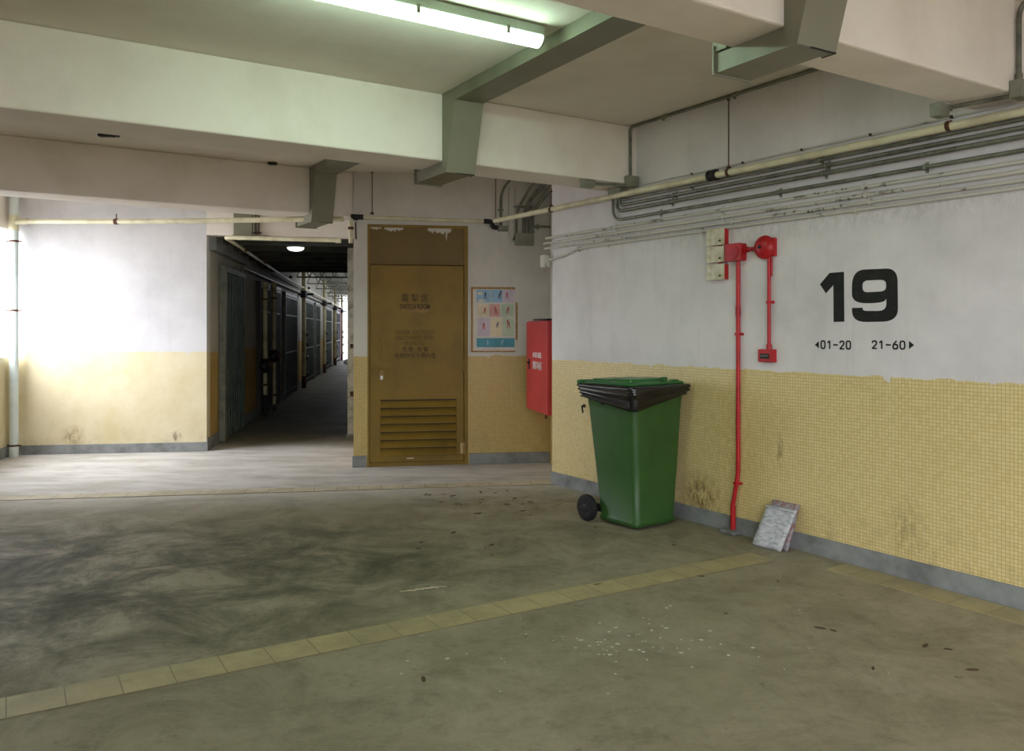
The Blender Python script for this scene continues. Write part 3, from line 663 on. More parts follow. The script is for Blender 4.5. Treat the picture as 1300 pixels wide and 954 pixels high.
def figure(u, v, h, cn, lean=0):
    h *= .82
    x, z = px(u), pz(v); m = MB(); g = lambda a, b, c: (a, c, b)
    m.prism(rrect(x+lean*.3*h, z+h*.38, h*.26, h*.26, h*.12, 3), -.009, -.0075, g)
    m.prism([(x-.13*h, z-.05*h), (x+.13*h, z-.05*h), (x+.16*h+lean*.2*h, z+.26*h), (x-.12*h+lean*.2*h, z+.26*h)], -.009, -.0075, g)
    for q in (-1, 1): m.prism([(x+q*.02*h, z-.05*h), (x+q*.14*h, z-.05*h), (x+q*.2*h, z-.45*h), (x+q*.1*h, z-.45*h)], -.009, -.0075, g)
    m.build('picture_figure', M['p_'+cn], t)
for a in ((616, 376, .10, 'ink'), (634, 375, .11, 'ink', .5), (643.5, 375.5, .09, 'crimson'), (615, 395, .09, 'crimson', .3), (629.5, 395, .11, 'crimson', -.4), (644, 394.5, .10, 'crimson', .4), (645.5, 412, .12, 'crimson', -.3), (614, 415, .10, 'crimson'), (631, 413, .08, 'ink', .4), (619, 436, .07, 'blue'), (637, 435, .08, 'blue', .4)): figure(*a)
MB().prism(rrect(px(609.5), pz(373), .05, .025, .01, 4), -.009, -.0075, fy).prism(rrect(px(611), pz(382), .06, .02, .008, 4), -.009, -.0075, fy).build('picture_figure', M['p_cream'], t)

# ------------------------------------------------------------------ hose reel cabinet
HC = Fr((.155, 8.83), (.236, -.972))
t = thing('hose_reel_cabinet', 'red fire hose reel cabinet in the recess behind the rounded wall end', 'cabinet', HC, 0, 0, .62)
MB().box((0, .012, 0), (.80, .20, .92), .006).build('body', M['red_cabinet'], t)
dr = MB().box((.0, 0, .004), (.80, .012, .915), .004).build('door', M['red_cabinet'], t)
MB().box((.10, -.008, .42), (.13, .0, .53), .004).tube([(.115, -.022, .49), (.115, -.006, .49)], .012, 8).build('handle', M['black'], dr)
shift(text_mb('HOSE REEL', .07, .34, .002), .42, -.001, .575).build('lettering', M['white_letter'], dr)
shift(text_mb('消防喉轆', .085, .36, .002), .42, -.001, .47).build('lettering', M['white_letter'], dr)
MB().box((.26, .0, .925), (.78, .2, .94)).build('rain_lip', M['black'], t)
MB().tube([(.60, .04, -.05), (.60, .04, .0)], .012, 8).build('drain_stub', M['rust'], t)

# ------------------------------------------------------------------ red fire alarm equipment
def rwbox(u0, v0, u1, v1): 
    a = RW.at(u0, v0, .05); b = RW.at(u1, v1, .05); return a[0], b[0], b[1], a[1]
labs = ['topmost of three cream-faced boxes with red sides left of the fire bell', 'middle of three cream-faced boxes with red sides left of the fire bell', 'lowest of three cream-faced boxes with red sides left of the fire bell']
for i, (v0, v1) in enumerate(((292.5, 310), (315, 332), (337, 354.5))):
    x0, x1, z0, z1 = rwbox(897.5, v0, 919, v1)
    t = thing('alarm_box', labs[i], 'electrical box', RW, (x0+x1)/2, 0, z0, 'cream-faced alarm boxes on the right wall')
    w = (x1-x0)/2; h = z1-z0
    MB().box((-w, -.045, 0), (w, -.0, h), .004).build('box', M['red'], t)
    MB().box((-w-.003, -.055, -.003), (w+.003, -.045, h+.003), .003).build('cover', M['box_cream'], t)
    for q in (-.6, .6): MB().lathe([(.006, -.059), (.006, -.055)], 'y', (q*w, 0, h*.62), 8).build('screw', M['steel'], t)
    if i < 2: MB().box((w*.1, -.03, -.042), (w*.35, -.005, 0)).build('nipple', M['red'], t)
    MB().box((w*.45, -.0565, h*.18), (w*.7, -.055, h*.30)).build('small_mark', M['black'], t)
x0, x1, z0, z1 = rwbox(922.5, 311, 942, 330.5)
jt = thing('alarm_junction_box', 'square red junction box between the cream-faced boxes and the fire bell', 'electrical box', RW, (x0+x1)/2, 0, z0)
w = (x1-x0)/2; h = z1-z0
MB().box((-w, -.06, 0), (w, 0, h), .006).build('box', M['red'], jt)
MB().box((-w-.003, -.068, -.003), (w+.003, -.06, h+.003), .004).lathe([(.05, -.073), (.052, -.068)], 'y', (0, 0, h/2), 24).build('cover', M['red'], jt)
MB().lathe([(.036, -.0745), (.037, -.073)], 'y', (0, 0, h/2), 24).build('disc', M['red'], jt)
MB().box((-w-.045, -.035, h*.25), (-w, -.008, h*.65), .003).build('link', M['red'], jt)
bxm, bzm = RW.at(967.5, 314, .06)
bell = thing('fire_bell', 'round red fire alarm bell on the white wall beside the number', 'bell', RW, bxm, 0, bzm)
MB().lathe([(.080, -.028), (.083, -.034), (.080, -.045), (.068, -.064), (.045, -.078), (.02, -.084), (.002, -.085)], 'y', (0, 0, 0), 36).build('gong', M['red'], bell)
MB().box((-.055, -.028, -.065), (.078, 0, .062), .006).build('back_box', M['red'], bell)
MB().lathe([(.012, -.092), (.012, -.082)], 'y', (0, 0, 0), 12).build('centre_screw', M['black'], bell)
# link conduit
jx = (x0+x1)/2
c = thing('alarm_conduit', 'short level red conduit between the red junction box and the bell', 'conduit', RW, 0, 0, 0, 'red fire alarm conduits')
MB().tube([(jx+w-.005, -.025, bzm-.0), (bxm-.05, -.025, bzm-.0)], .014).build('pipe', M['red'], c)
MB().tube([(jx+w, -.025, bzm), (jx+w+.03, -.025, bzm)], .021).build('coupling', M['red'], c)
# long conduit to the floor
c = thing('alarm_conduit', 'long red conduit running down the wall from the junction box to the floor', 'conduit', RW, 0, 0, 0, 'red fire alarm conduits')
cp = []
for (u, v) in ((936, 331), (935.5, 440), (935, 560), (934.5, 592), (933, 608), (930.5, 625), (930, 640)): cp.append((RW.at(u, v, .02)[0], -.022, RW.at(u, v, .02)[1]))
cxx = jx+.01
cp = [(cxx, -.022, z0), (cxx, -.022, .55), (cxx-.003, -.022, .42), (cxx-.02, -.03, .30), (cxx-.04, -.032, .20), (cxx-.04, -.03, .02)]
MB().tube(cp, .0155, 12).build('pipe', M['red'], c)
for zz in (1.2+.22, .36): saddle(c, (cxx-(.012 if zz < .5 else 0), -.022, zz), .0155, M['red'], -.0005, True)
MB().tube([(cxx, -.022, 1.55), (cxx, -.022, 1.62)], .019, 12).tube([(cxx-.04, -.03, .02), (cxx-.04, -.03, .20)], .0195, 12).build('coupling', M['red'], c)
o = MB().box((-.07, -.10, 0), (.07, -.013, .03), .01).build('concrete_plinth', M['skirting']); place(o, RW, cxx-.04, 0, 0)
tag(o, 'small grey concrete pad at the foot of the long red conduit', 'plinth')
# break glass
x0, x1, zz0, zz1 = rwbox(962, 443.5, 980, 460.5)
gx = (x0+x1)/2
t = thing('break_glass_unit', 'small red break-glass call point under the fire bell', 'fire alarm', RW, gx, 0, zz0)
w = (x1-x0)/2; h = zz1-zz0
MB().box((-w, -.05, 0), (w, 0, h), .005).build('body', M['red'], t)
MB().box((-w+.022, -.0535, h*.28), (w-.025, -.05, h*.66), .001).build('glass_pane', M['black'], t)
MB().box((-w+.028, -.0545, h*.46), (w-.03, -.0535, h*.52)).build('small_lettering', M['grey_metal'], t)
c = thing('alarm_conduit', 'thin vertical red conduit between the bell and the call point', 'conduit', RW, 0, 0, 0, 'red fire alarm conduits')
MB().tube([(gx+.012, -.022, zz1), (gx+.012, -.022, bzm-.06)], .0125, 12).build('pipe', M['red'], c)
saddle(c, (gx+.012, -.022, RW.at(972, 384, .02)[1]), .0125, M['red'], -.0005, True)
MB().tube([(gx+.012, -.022, zz1), (gx+.012, -.022, zz1+.035)], .018, 12).tube([(gx+.03, -.018, bzm-.2), (gx+.032, -.018, bzm-.07)], .006, 8).build('coupling', M['red'], c)

# ------------------------------------------------------------------ painted number 19
def wall_shape(name, polys, mat, label, parent=None):
    cu = bpy.data.curves.new('c', 'CURVE'); cu.dimensions = '2D'; cu.fill_mode = 'BOTH'; cu.extrude = .0006
    for P in polys:
        s_ = cu.splines.new('POLY'); s_.points.add(len(P)-1); s_.use_cyclic_u = True
        for p, q in zip(s_.points, P): p.co = (q[0], q[1], 0, 1)
    o = bpy.data.objects.new('c', cu); COL.objects.link(o); dg = bpy.context.evaluated_depsgraph_get(); me = bpy.data.meshes.new_from_object(o.evaluated_get(dg)); bpy.data.objects.remove(o)
    mb = MB().add([(v.co.x, -v.co.z, v.co.y) for v in me.vertices], [list(p.vertices) for p in me.polygons]); bpy.data.meshes.remove(me)
    return mb.build(name, mat, parent)
def nz(a, b):   # zoomed-crop coordinates (7.631x, origin 1020,330) to wall
    return RW.at(1020+a/7.631, 330+b/7.631, .001)
nx0, nz0 = nz(470, 600); nx1, nzt = nz(912, 92)
t = thing('painted_number', 'big black stencilled number 19 on the white wall', 'painted number', RW, 0, 0, 0)
one = [nz(*p) for p in ((160, 238), (252, 128), (392, 116), (396, 600), (292, 603), (290, 245), (218, 325))]
o = wall_shape('numeral', [one], M['black_paint'], '', t); o.location = (0, -.001, 0)
outer = []
def arcpts(c0, c1, c2, n=7):
    return [tuple((1-k/n)**2*c0[i]+2*(k/n)*(1-k/n)*c1[i]+(k/n)**2*c2[i] for i in (0, 1)) for k in range(n+1)]
O = []
O += arcpts((470, 265), (470, 108), (580, 95)); O += arcpts((800, 85), (905, 80), (912, 200)); O += arcpts((915, 480), (912, 590), (780, 600)); O += arcpts((610, 603), (478, 606), (470, 500)); O += [(470, 467), (572, 464)]
O += arcpts((574, 478), (578, 496), (620, 496)); O += arcpts((720, 496), (800, 496), (803, 430)); O += [(803, 376)]
O += arcpts((790, 395), (765, 418), (650, 421)); O += arcpts((600, 421), (470, 420), (470, 330))
I = arcpts((572, 250), (572, 206), (620, 200))+arcpts((750, 195), (800, 196), (801, 240))+arcpts((801, 262), (800, 305), (740, 308))+arcpts((620, 314), (574, 314), (572, 275))
o = wall_shape('numeral', [[nz(*p) for p in O], [nz(*p) for p in I]], M['black_paint'], '', t); o.location = (0, -.001, 0)
def loop(x0, x1, y0, y1, r=.3, n=4):
    return [((x0+x1)/2+(x1-x0)/2*(abs(math.cos(q))**.6)*math.copysign(1, math.cos(q)), (y0+y1)/2+(y1-y0)/2*(abs(math.sin(q))**.6)*math.copysign(1, math.sin(q))) for q in [2*math.pi*k/20 for k in range(21)]]
GLYPH = {'0': [loop(0, 1, 0, 1)], '1': [[(.1, .78), (.6, 1), (.6, 0)]], '-': [[(.0, .5), (1, .5)]],
         '2': [[(.0, .76), (.12, .94), (.5, 1), (.88, .93), (1, .74), (.85, .52), (0, 0), (1, 0)]],
         '6': [loop(0, 1, 0, .56), [(0, .3), (.12, .6), (.72, 1)]]}
def flat_text(body, u0, u1, v0, v1, label, arrow):
    a = RW.at(u0, v1, .001); b = RW.at(u1, v0, .001); hgt = (b[1]-a[1])
    t = thing('painted_direction', label, 'painted sign', RW, 0, 0, 0, 'stencilled flat numbers under the big 19')
    m = MB(); adv = abs(b[0]-a[0])/(len(body)-.28); gw_ = adv*.62; th_ = .0048
    for k_, ch in enumerate(body):
        for line in GLYPH[ch]:
            P = [(a[0]+k_*adv+p[0]*gw_, a[1]+th_+p[1]*(hgt-2*th_)) for p in line]
            for p, q in zip(P, P[1:]):
                d = Vector((q[0]-p[0], q[1]-p[1])).normalized()*th_; n = Vector((-d.y, d.x)); e = d*.45
                m.prism([(p[0]-e.x+n.x, p[1]-e.y+n.y), (p[0]-e.x-n.x, p[1]-e.y-n.y), (q[0]+e.x-n.x, q[1]+e.y-n.y), (q[0]+e.x+n.x, q[1]+e.y+n.y)], -.0018, -.0008, fy)
    m.build('lettering', M['black_paint'], t)
    o = wall_shape('arrow', [[RW.at(u, v, .001) for u, v in arrow]], M['black_paint'], '', t); o.location = (0, -.001, 0)
flat_text('01-20', 1042.5, 1080.5, 432.5, 443.5, 'small stencilled 01-20 with a left arrow under the big 19', [(1034.5, 438), (1039.5, 433.5), (1039.5, 442.5)])
flat_text('21-60', 1107.5, 1149.5, 432.5, 443.5, 'small stencilled 21-60 with a right arrow under the big 19', [(1154, 433), (1160.5, 438.3), (1154, 443.5)])

# ------------------------------------------------------------------ wheelie bin
BN = Fr((.895, 5.99), (.79, .61))
t = thing('wheelie_bin', 'green wheeled rubbish bin with a black liner folded over its rim', 'bin', BN, 0, 0, 0)
def ring(x0, x1, y0, y1, z, r, n=5, fn=None):
    pts = rrect((x0+x1)/2, (y0+y1)/2, x1-x0, y1-y0, r, n)
    return [Vector((a, b, z if fn is None else fn(a, b))) for a, b in pts]
body = [(.015, .415, .012, .38, .018, .03), (.0, .43, .0, .40, .025, .035), (.0, .43, .0, .40, .055, .04), (.006, .426, .006, .40, .065, .045), (-.012, .46, .0, .44, .42, .05), (-.035, .495, -.005, .49, .86, .05), (-.045, .51, -.01, .505, .965, .05), (-.07, .54, -.03, .53, .972, .05), (-.07, .54, -.03, .53, 1.03, .05), (-.06, .53, -.02, .52, 1.03, .045), (-.05, .52, -.01, .51, 1.0, .045)]
MB().loft([ring(*b) for b in body]).build('body', M['green_bin'], t)
# liner skirt with folds
rings = []
NR = 14
for k in range(NR):
    f = k/(NR-1); pr = []
    base = rrect(.230, .25, .642, .605, .055, 30)
    for j, (a, b) in enumerate(base):
        ang = math.atan2(b-.25, a-.235)
        corner = max(0, math.cos(ang-math.radians(-135)))
        low = .092+.088*corner**2+.014*math.sin(ang*3+1)+.012*mnoise.noise(Vector((a*7, b*7, 3)))
        z = 1.044-low*f
        # folds that sag between the corners of the rim
        sag = math.sin(z*210+6*corner+5*mnoise.noise(Vector((a*4, b*4, z*6))))
        n1 = .010*sag*min(1, f*4)+.016*mnoise.noise(Vector((a*14, b*14, z*40)))*min(1, f*4)+.006*abs(mnoise.noise(Vector((a*40, b*40, z*20))))
        taper = .012*math.sin(min(1, f*1.6)*math.pi)-.030*f**1.5
        dx_, dy_ = math.cos(ang), math.sin(ang)
        pr.append(Vector((a+dx_*(n1+taper), b+dy_*(n1+taper), z)))
    rings.append(pr)
sc_in = lambda q, k_, z_: [Vector((.235+(p.x-.235)*k_, .25+(p.y-.25)*k_, z_ if z_ else p.z+.02)) for p in q]
MB().loft([sc_in(rings[0], .90, .99), sc_in(rings[0], .93, 1.046)]+rings+[sc_in(rings[-1], .93, None)], cap=False).build('bin_liner', M['bag'], t)
lid = MB().loft([ring(-.055, .525, .0, .51, 1.046, .04), ring(-.060, .53, -.005, .515, 1.052, .045), ring(-.055, .525, .0, .51, 1.062, .045), ring(-.03, .50, .03, .48, 1.068, .04)])
lo = lid.build('lid', M['green_lid'], t)
MB().loft([ring(.02, .40, .07, .26, 1.060, .03), ring(.03, .39, .08, .25, 1.088, .03)]).loft([ring(.00, .42, .29, .49, 1.060, .03), ring(.01, .41, .30, .48, 1.080, .03)]).build('raised_panel', M['green_lid'], lo)
MB().box((.30, .015, 1.06), (.345, .05, 1.10), .008).box((.40, .005, 1.055), (.46, .05, 1.078), .008).build('lid_grip', M['green_lid'], lo)
MB().tube([(-.06, .555, 1.05), (.53, .555, 1.05)], .019, 12).tube(bend([(-.05, .51, 1.03), (-.05, .56, 1.05)], .01), .016, 8).tube([(.48, .51, 1.03), (.48, .56, 1.05)], .016, 8).tube([(.1, .51, 1.03), (.1, .56, 1.05)], .016, 8).tube([(.33, .51, 1.03), (.33, .56, 1.05)], .016, 8).build('handle', M['green_lid'], t)
MB().box((-.052, .30, .895), (-.030, .32, .915), .004).build('rivet', M['black'], t)
MB().tube([(-.06, .475, .10), (.48, .475, .10)], .011, 10).box((.02, .38, .07), (.06, .49, .13), .006).box((.37, .38, .07), (.41, .49, .13), .006).build('axle', M['black'], t)
for xx in (-.065, .445):
    wh = MB().lathe([(.070, 0), (.094, .002), (.100, .010), (.100, .034), (.094, .042), (.070, .044)], 'x', (xx, .475, .10), 32).build('wheel', M['rubber'], t)
    h = MB().lathe([(.02, -.004), (.03, -.003), (.034, .010), (.066, .008), (.070, .002), (.070, .042), (.02, .042)], 'x', (xx, .475, .10), 24)
    for q in range(6):
        a = q*math.pi/3; h.box((xx-.002, .475+math.cos(a)*.05-.008, .10+math.sin(a)*.05-.008), (xx+.01, .475+math.cos(a)*.05+.008, .10+math.sin(a)*.05+.008), .003)
    h.build('hub', M['hub'], wh)

# ------------------------------------------------------------------ newspapers leaning on the wall
nx, _ = RW.at(985, 693, .1)
t = thing('newspaper_bundle', 'flat bundle of old newspapers in clear wrap leaning against the right wall', 'newspapers', RW, nx, 0, 0)
def sheet(x0, x1, yb, yt, zt, th, sk_, seed, bulge=.004):
    rnd = random.Random(seed); nx_, nz_ = 8, 10; vs = []; fs = []
    for side in (0, 1):
        for j in range(nz_+1):
            for i in range(nx_+1):
                f, g = i/nx_, j/nz_
                x = x0+(x1-x0)*f+sk_*g + .004*mnoise.noise(Vector((f*4, g*4, seed)))
                y = yb+(yt-yb)*g - side*th + bulge*mnoise.noise(Vector((f*3, g*5, seed+9.0*side)))
                vs.append((x, y, zt*g+.004))
    o = (nx_+1)*(nz_+1)
    for j in range(nz_):
        for i in range(nx_):
            a = j*(nx_+1)+i; fs += [(a, a+1, a+nx_+2, a+nx_+1), (o+a, o+a+nx_+1, o+a+nx_+2, o+a+1)]
    for i in range(nx_): fs += [(i, o+i, o+i+1, i+1), (nz_*(nx_+1)+i, nz_*(nx_+1)+i+1, o+nz_*(nx_+1)+i+1, o+nz_*(nx_+1)+i)]
    for j in range(nz_):
        a = j*(nx_+1); b = a+nx_; fs += [(a, a+nx_+1, o+a+nx_+1, o+a), (b, o+b, o+b+nx_+1, b+nx_+1)]
    return MB().add(vs, fs, True)
sheet(-.105, .105, -.10, -.030, .30, .02, .035, 3, .010).build('back_papers', M['print_mix'], t)
sheet(-.150, .085, -.150, -.060, .265, .014, .055, 5, .012).build('front_paper', M['newsprint'], t)
MB().tube([(-.095, -.085, .262), (.137, -.088, .262)], .005, 8).build('fold', M['newsprint'], t)

# small things on the walls and floor
x_, z_ = RW.at(740.5, 520, .02)
t = thing('wall_bracket', 'small dark iron bracket on the yellow tiles left of the bin', 'bracket', RW, x_, 0, z_)
MB().tube([(-.012, -.002, .03), (-.008, -.03, .028), (.012, -.034, -.03)], .008, 8).build('arm', M['black'], t)
MB().box((-.025, -.008, .015), (.01, -.0, .045), .003).build('plate', M['rust'], t)
rnd = random.Random(11); m = MB()
for i in range(80):
    if i < 56: a, b = rnd.gauss(.55, .20), rnd.gauss(3.86, .16)
    else: a, b = rnd.uniform(-.5, 1.6), rnd.uniform(3.3, 4.4)
    r = rnd.choice((.003, .003, .004, .005, .007)); k = 7
    m.prism([(a+r*rnd.uniform(.6, 1.3)*math.cos(2*math.pi*j/k)*1.4, b+r*rnd.uniform(.6, 1.3)*math.sin(2*math.pi*j/k)) for j in range(k)], .0002, .0014)
tag(m.build('paint_specks', M['speck']), 'scatter of dried white paint specks on the floor', 'paint specks', kind='stuff')
m = MB()
for i in range(46):
    if i < 26: a, b = rnd.gauss(.2, .35), rnd.gauss(7.1, .28)
    else: a, b = rnd.uniform(-1.5, 2.0), rnd.uniform(3.4, 6.6)
    if a > 5.0-.638*b-.3: a -= .8
    r = rnd.choice((.006, .009, .014)); q = rnd.uniform(0, 3.1); k = 6
    m.prism([(a+math.cos(q)*r*2*math.cos(2*math.pi*j/k)-math.sin(q)*r*.7*math.sin(2*math.pi*j/k), b+math.sin(q)*r*2*math.cos(2*math.pi*j/k)+math.cos(q)*r*.7*math.sin(2*math.pi*j/k)) for j in range(k)], .0002, .004)
tag(m.build('leaf_litter', M['leaf']), 'small brown scraps of leaf and dirt scattered on the floor', 'litter', kind='stuff')
m = MB()
for i in range(5):
    q = rnd.uniform(0, .5); m.tube([(-.62+.04*i, 4.62+.02*i, .003), (-.62+.04*i+.09*math.cos(q), 4.62+.02*i+.09*math.sin(q), .003)], .0013, 6)
tag(m.build('straw', M['p_cream']), 'a few strands of pale straw on the floor near the tile strip', 'straw', kind='stuff')

# ------------------------------------------------------------------ the corridor
cu_ = lambda u: CW.at(u, 450)[0]
# folding gate at the mouth
g0, g1 = cu_(277.5), cu_(304)
t = thing('folding_gate', 'grey-green folding steel gate just inside the corridor mouth', 'gate', CW, g0, 0, 0, 'gates and doors along the corridor')
gw = g1-g0
MB().box((-.02, -.085, .02), (.10, -.005, 2.28), .006).box((gw-.05, -.06, .02), (gw, -.005, 2.26), .006).box((0, -.085, 2.20), (gw, -.005, 2.28), .006).build('frame', M['gate'], t)
m = MB(); nb = 8
for i in range(nb):
    xx = .14+(gw-.22)*i/(nb-1); m.box((xx-.022, -.085, .06), (xx+.022, -.05, 2.19))
for zz in (.35, 1.1, 1.85):
    for i in range(nb-1):
        xx = .14+(gw-.22)*i/(nb-1); xn = .14+(gw-.22)*(i+1)/(nb-1); m.tube([(xx, -.062, zz-.1), (xn, -.062, zz+.1)], .006, 6).tube([(xx, -.062, zz+.1), (xn, -.062, zz-.1)], .006, 6)
m.build('lattice', M['gate_dark'], t)
MB().box((.13, -.02, .06), (gw-.05, -.004, 2.2)).build('door_panel', M['black'], t)
MB().box((-.05, -.05, .34), (.12, -.09, .40), .005).box((-.045, -.04, 1.12), (.0, -.09, 1.18), .005).box((-.045, -.04, 2.06), (.0, -.09, 2.12), .005).build('hinge', M['gate'], t)
MB().tube([(.05, -.05, .0), (.05, -.05, .12)], .03, 10).build('foot', M['grey_metal'], t)
# pillar-like grey conduits beside it
def corr_door(u0, u1, label, h=2.24, mat='gate_dark', jamb='gate'):
    a, b = cu_(u0), cu_(u1); w = b-a
    t = thing('corridor_door', label, 'door', CW, a, 0, 0, 'gates and doors along the corridor')
    MB().box((0, -.07, 0), (.06, -.003, h+.05), .005).box((w-.06, -.07, 0), (w, -.003, h+.05), .005).box((0, -.07, h-.02), (w, -.003, h+.05), .005).build('frame', M[jamb], t)
    MB().box((.06, -.03, .03), (w-.06, -.004, h-.02)).build('door_panel', M['door_dark'], t)
    m = MB(); n = max(5, int(w/.12))
    for i in range(n):
        xx = .09+(w-.18)*i/(n-1); m.box((xx-.01, -.06, .05), (xx+.01, -.035, h-.03))
    for zz in (.12, .95, 1.75, h-.06): m.box((.06, -.064, zz), (w-.06, -.034, zz+.03))
    m.build('grille', M[mat], t)
    return t
corr_door(325.5, 339, 'dark gated doorway behind the two cream pipes in the corridor', 2.22, 'door_dark', 'door_dark')
corr_door(343, 352.5, 'narrow dark doorway with a pale jamb after the cream pipes')
corr_door(358.5, 374, 'wide dark green grille door with a round boss in the corridor', 2.2)
corr_door(383.5, 395.5, 'dark green grille door between the first and second rusty downpipes')
corr_door(398, 404, 'narrow dark doorway before the second rusty downpipe')
corr_door(410, 419, 'dark green grille door after the second rusty downpipe')
corr_door(423, 429.5, 'last dark green grille door but one before the bright corridor end')
corr_door(430.5, 433.6, 'last narrow dark door beside the purple-fringed post')
x_ = 29.3; o = MB().box((0, -.09, 0), (1.6, -.003, 2.5), .01).box((0, -.10, 2.42), (1.6, -.09, 2.5)).build('door_post', M['magenta']); place(o, CW, x_, 0, 0); tag(o, 'post tinted with a purple light fringe at the bright far end of the corridor', 'post')
x_ = cu_(366); t = MB().lathe([(.09, -.10), (.10, -.09), (.10, -.07)], 'y', (0, 0, 0), 16)
# cream pipes with meters
def meter_pipe(label, u, zt, zb, vz):
    t = thing('meter_pipe', label, 'pipe', CW, cu_(u), 0, 0, 'cream pipes with water meters')
    MB().tube([(0, -.16, zb), (0, -.16, vz-.12)], .035, 12).tube([(0, -.16, vz+.12), (0, -.16, zt)], .04, 12).build('pipe', M['corridor_pipe'], t)
    MB().tube([(0, -.16, zt-.09), (0, -.16, zt+.0)], .048, 12).build('coupling', M['corridor_pipe'], t)
    mt = MB().lathe([(.05, -.10), (.075, -.08), (.08, 0), (.075, .08), (.05, .10)], 'z', (0, -.16, vz), 14).tube([(-.16, -.16, vz), (.2, -.16, vz)], .03, 10).build('water_meter', M['black'], t)
    MB().lathe([(.055, -.27), (.06, -.2)], 'y', (.0, 0, vz+.02), 14).tube([(.12, -.16, vz), (.12, -.16, vz+.16)], .016, 8).lathe([(.04, .15), (.04, .17)], 'z', (.12, -.16, vz), 10).build('dial', M['rust'], mt)
    MB().tube([(0, -.16, 0), (0, -.16, zb)], .022, 10).build('tail_pipe', M['black'], t)
    for zz in (zb+.15, zt-.3): MB().box((-.05, -.21, zz), (.05, -.085, zz+.03)).build('saddle', M['rust'], t)
meter_pipe('nearer cream pipe with a dark water meter on the corridor wall', 324, 2.24, .38, .86)
meter_pipe('farther cream pipe with a dark water meter on the corridor wall', 336.5, 2.30, .12, .98)
# rusty cream downpipes with valve clusters
for i, (u, lb) in enumerate(((379, 'first rust-streaked downpipe with a valve cluster along the corridor'), (407, 'second rust-streaked downpipe with a valve cluster along the corridor'), (421.5, 'third rust-streaked downpipe, far down the corridor'), (430.2, 'fourth rust-streaked downpipe, close to the corridor end'))):
    t = thing('downpipe', lb, 'pipe', CW, cu_(u), 0, 0, 'rust-streaked corridor downpipes')
    MB().tube([(0, -.13, .0), (0, -.13, CEIL-.02)], .055, 12).tube([(.28, -.12, .0), (.28, -.12, 2.1)], .04, 12).build('pipe', M['corridor_pipe'], t)
    MB().tube([(0, -.13, 2.25), (0, -.13, 2.42)], .085, 12).box((-.12, -.17, 2.3), (.14, -.02, 2.38)).tube([(0, -.13, 2.34), (.1, -.35, 2.34)], .03, 8).build('collar', M['black'], t)
    vm = MB()
    for zz in (.35, .75, 1.1, 1.35): vm.lathe([(.04, -.06), (.075, -.03), (.075, .03), (.04, .06)], 'z', (.14, -.16, zz), 10).tube([(0, -.15, zz), (.28, -.15, zz)], .022, 8)
    vm.build('valve', M['black'], t)
    MB().tube([(0, -.13, .0), (0, -.13, .3)], .058, 12).build('stained_foot', M['rust'], t)
# cream pipe turning round the corridor mouth
t = thing('water_pipe', 'cream pipe crossing the corridor mouth and turning along its left wall', 'pipe')
hx0 = (-3.36, 9.80, 2.535)
MB().tube(bend([(-2.03, 9.80, 2.50), hx0, (-4.75, 17.9, 2.50), (-7.78, 38, 2.46)], .05, 4), .024, 12).build('pipe', M['cream_pipe'], t)
MB().tube([(-2.07, 9.80, 2.50), (-2.01, 9.80, 2.50)], .032, 12).build('end_plug', M['cream_pipe'], t)
for q in (.05, .12, .25, .4):
    a = Vector(hx0).lerp(Vector((-7.78, 38, 2.46)), q); MB().tube([a-Vector((0, .02, 0)), a+Vector((0, .02, 0))], .031, 12).build('pipe_ring', M['rust'], t)
t = thing('conduit', 'grey conduit below the cream pipe along the corridor wall', 'conduit', CW, 0, 0, 0, 'corridor conduits')
MB().tube([(2.4, -.06, 2.36), (30, -.06, 2.36)], .02, 8).build('pipe', M['conduit'], t)
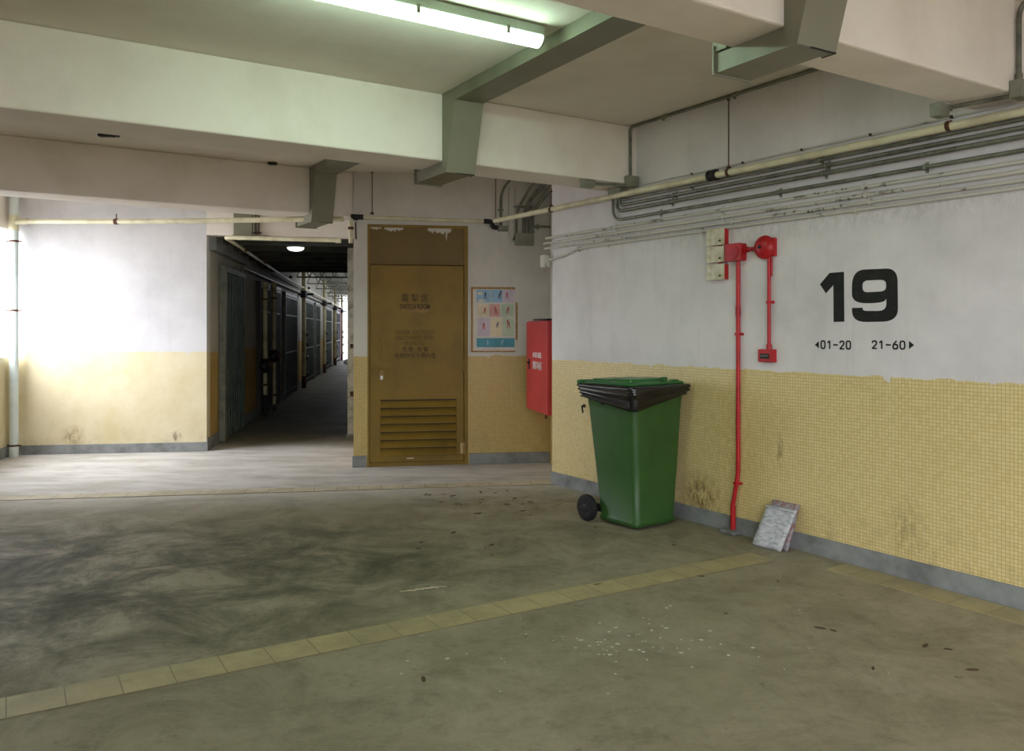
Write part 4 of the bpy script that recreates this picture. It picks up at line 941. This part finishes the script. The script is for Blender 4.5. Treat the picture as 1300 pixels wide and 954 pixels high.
MB().tube([(2.4, -.03, 2.36), (2.4, -.03, 1.9)], .015, 8).box((2.36, -.06, 1.85), (2.44, -.002, 1.95)).build('switch_drop', M['grey_metal'], t)
t = thing('conduit', 'pair of short grey conduits on the header over the corridor mouth', 'conduit', LW, LW.at(325, 290)[0], 0, 0, 'corridor conduits')
for q in (0, .035): MB().tube([(q, -.02, 2.585), (q, -.02, 3.1)], .011, 8).build('pipe', M['conduit'], t)
saddle(t, (.017, -.02, 2.62), .03, M['rust'], -.0005, True)
# steel roof bars where the corridor opens up
for i in range(8):
    xx = 7.6+i*2.9
    t = thing('roof_truss', ['nearest', 'second', 'third', 'fourth', 'fifth', 'sixth', 'seventh', 'farthest'][i] + ' thin steel truss under the pale corridor roof, counted from the dark ceiling', 'truss', CW, xx, 0, 2.72, 'thin steel trusses under the corridor roof')
    MB().box((-.02, -1.80, 0), (.02, -.0, .035)).build('bottom_bar', M['grey_metal'], t)
    m = MB()
    for k in range(6):
        y0 = -.0-k*.30; m.tube([(0, y0, .02), (0, y0-.15, .38)], .012, 6).tube([(0, y0-.15, .38), (0, y0-.30, .02)], .012, 6)
    m.build('lattice', M['grey_metal'], t)
    MB().box((-.02, -1.80, .36), (.02, -.0, .395)).build('top_bar', M['grey_metal'], t)
# pale gate post on the right of the corridor mouth
x_p = -.0
jp = Fr((-2.03, 10.55), (-.152, .988))
t = thing('gate_post', 'pale rust-spotted gate post at the right side of the corridor mouth', 'post', Fr((-2.17, 11.3), (.988, .152)), 0, 0, 0)
MB().box((-.055, -.03, .03), (.055, .05, 2.56), .006).build('post', M['flange'], t)
MB().box((-.02, -.045, .55), (.045, -.028, .62), .004).box((-.02, -.045, 1.2), (.045, -.028, 1.26), .004).build('hinge', M['rust'], t)
MB().box((-.07, -.04, 0), (.07, .06, .04), .005).build('foot', M['grey_metal'], t)
# litter at the far end
x_ = cu_(424); o = MB().loft([ring(-.2, .25, -.15, .15, z, .08, 4) for z in (.0, .1)]+[ring(-.1, .1, -.08, .06, .2, .05, 4)]).build('plastic_bag', M['white_pipe']); place(o, CW, x_, -.55, 0); tag(o, 'crumpled white bag on the corridor floor far away', 'bag')
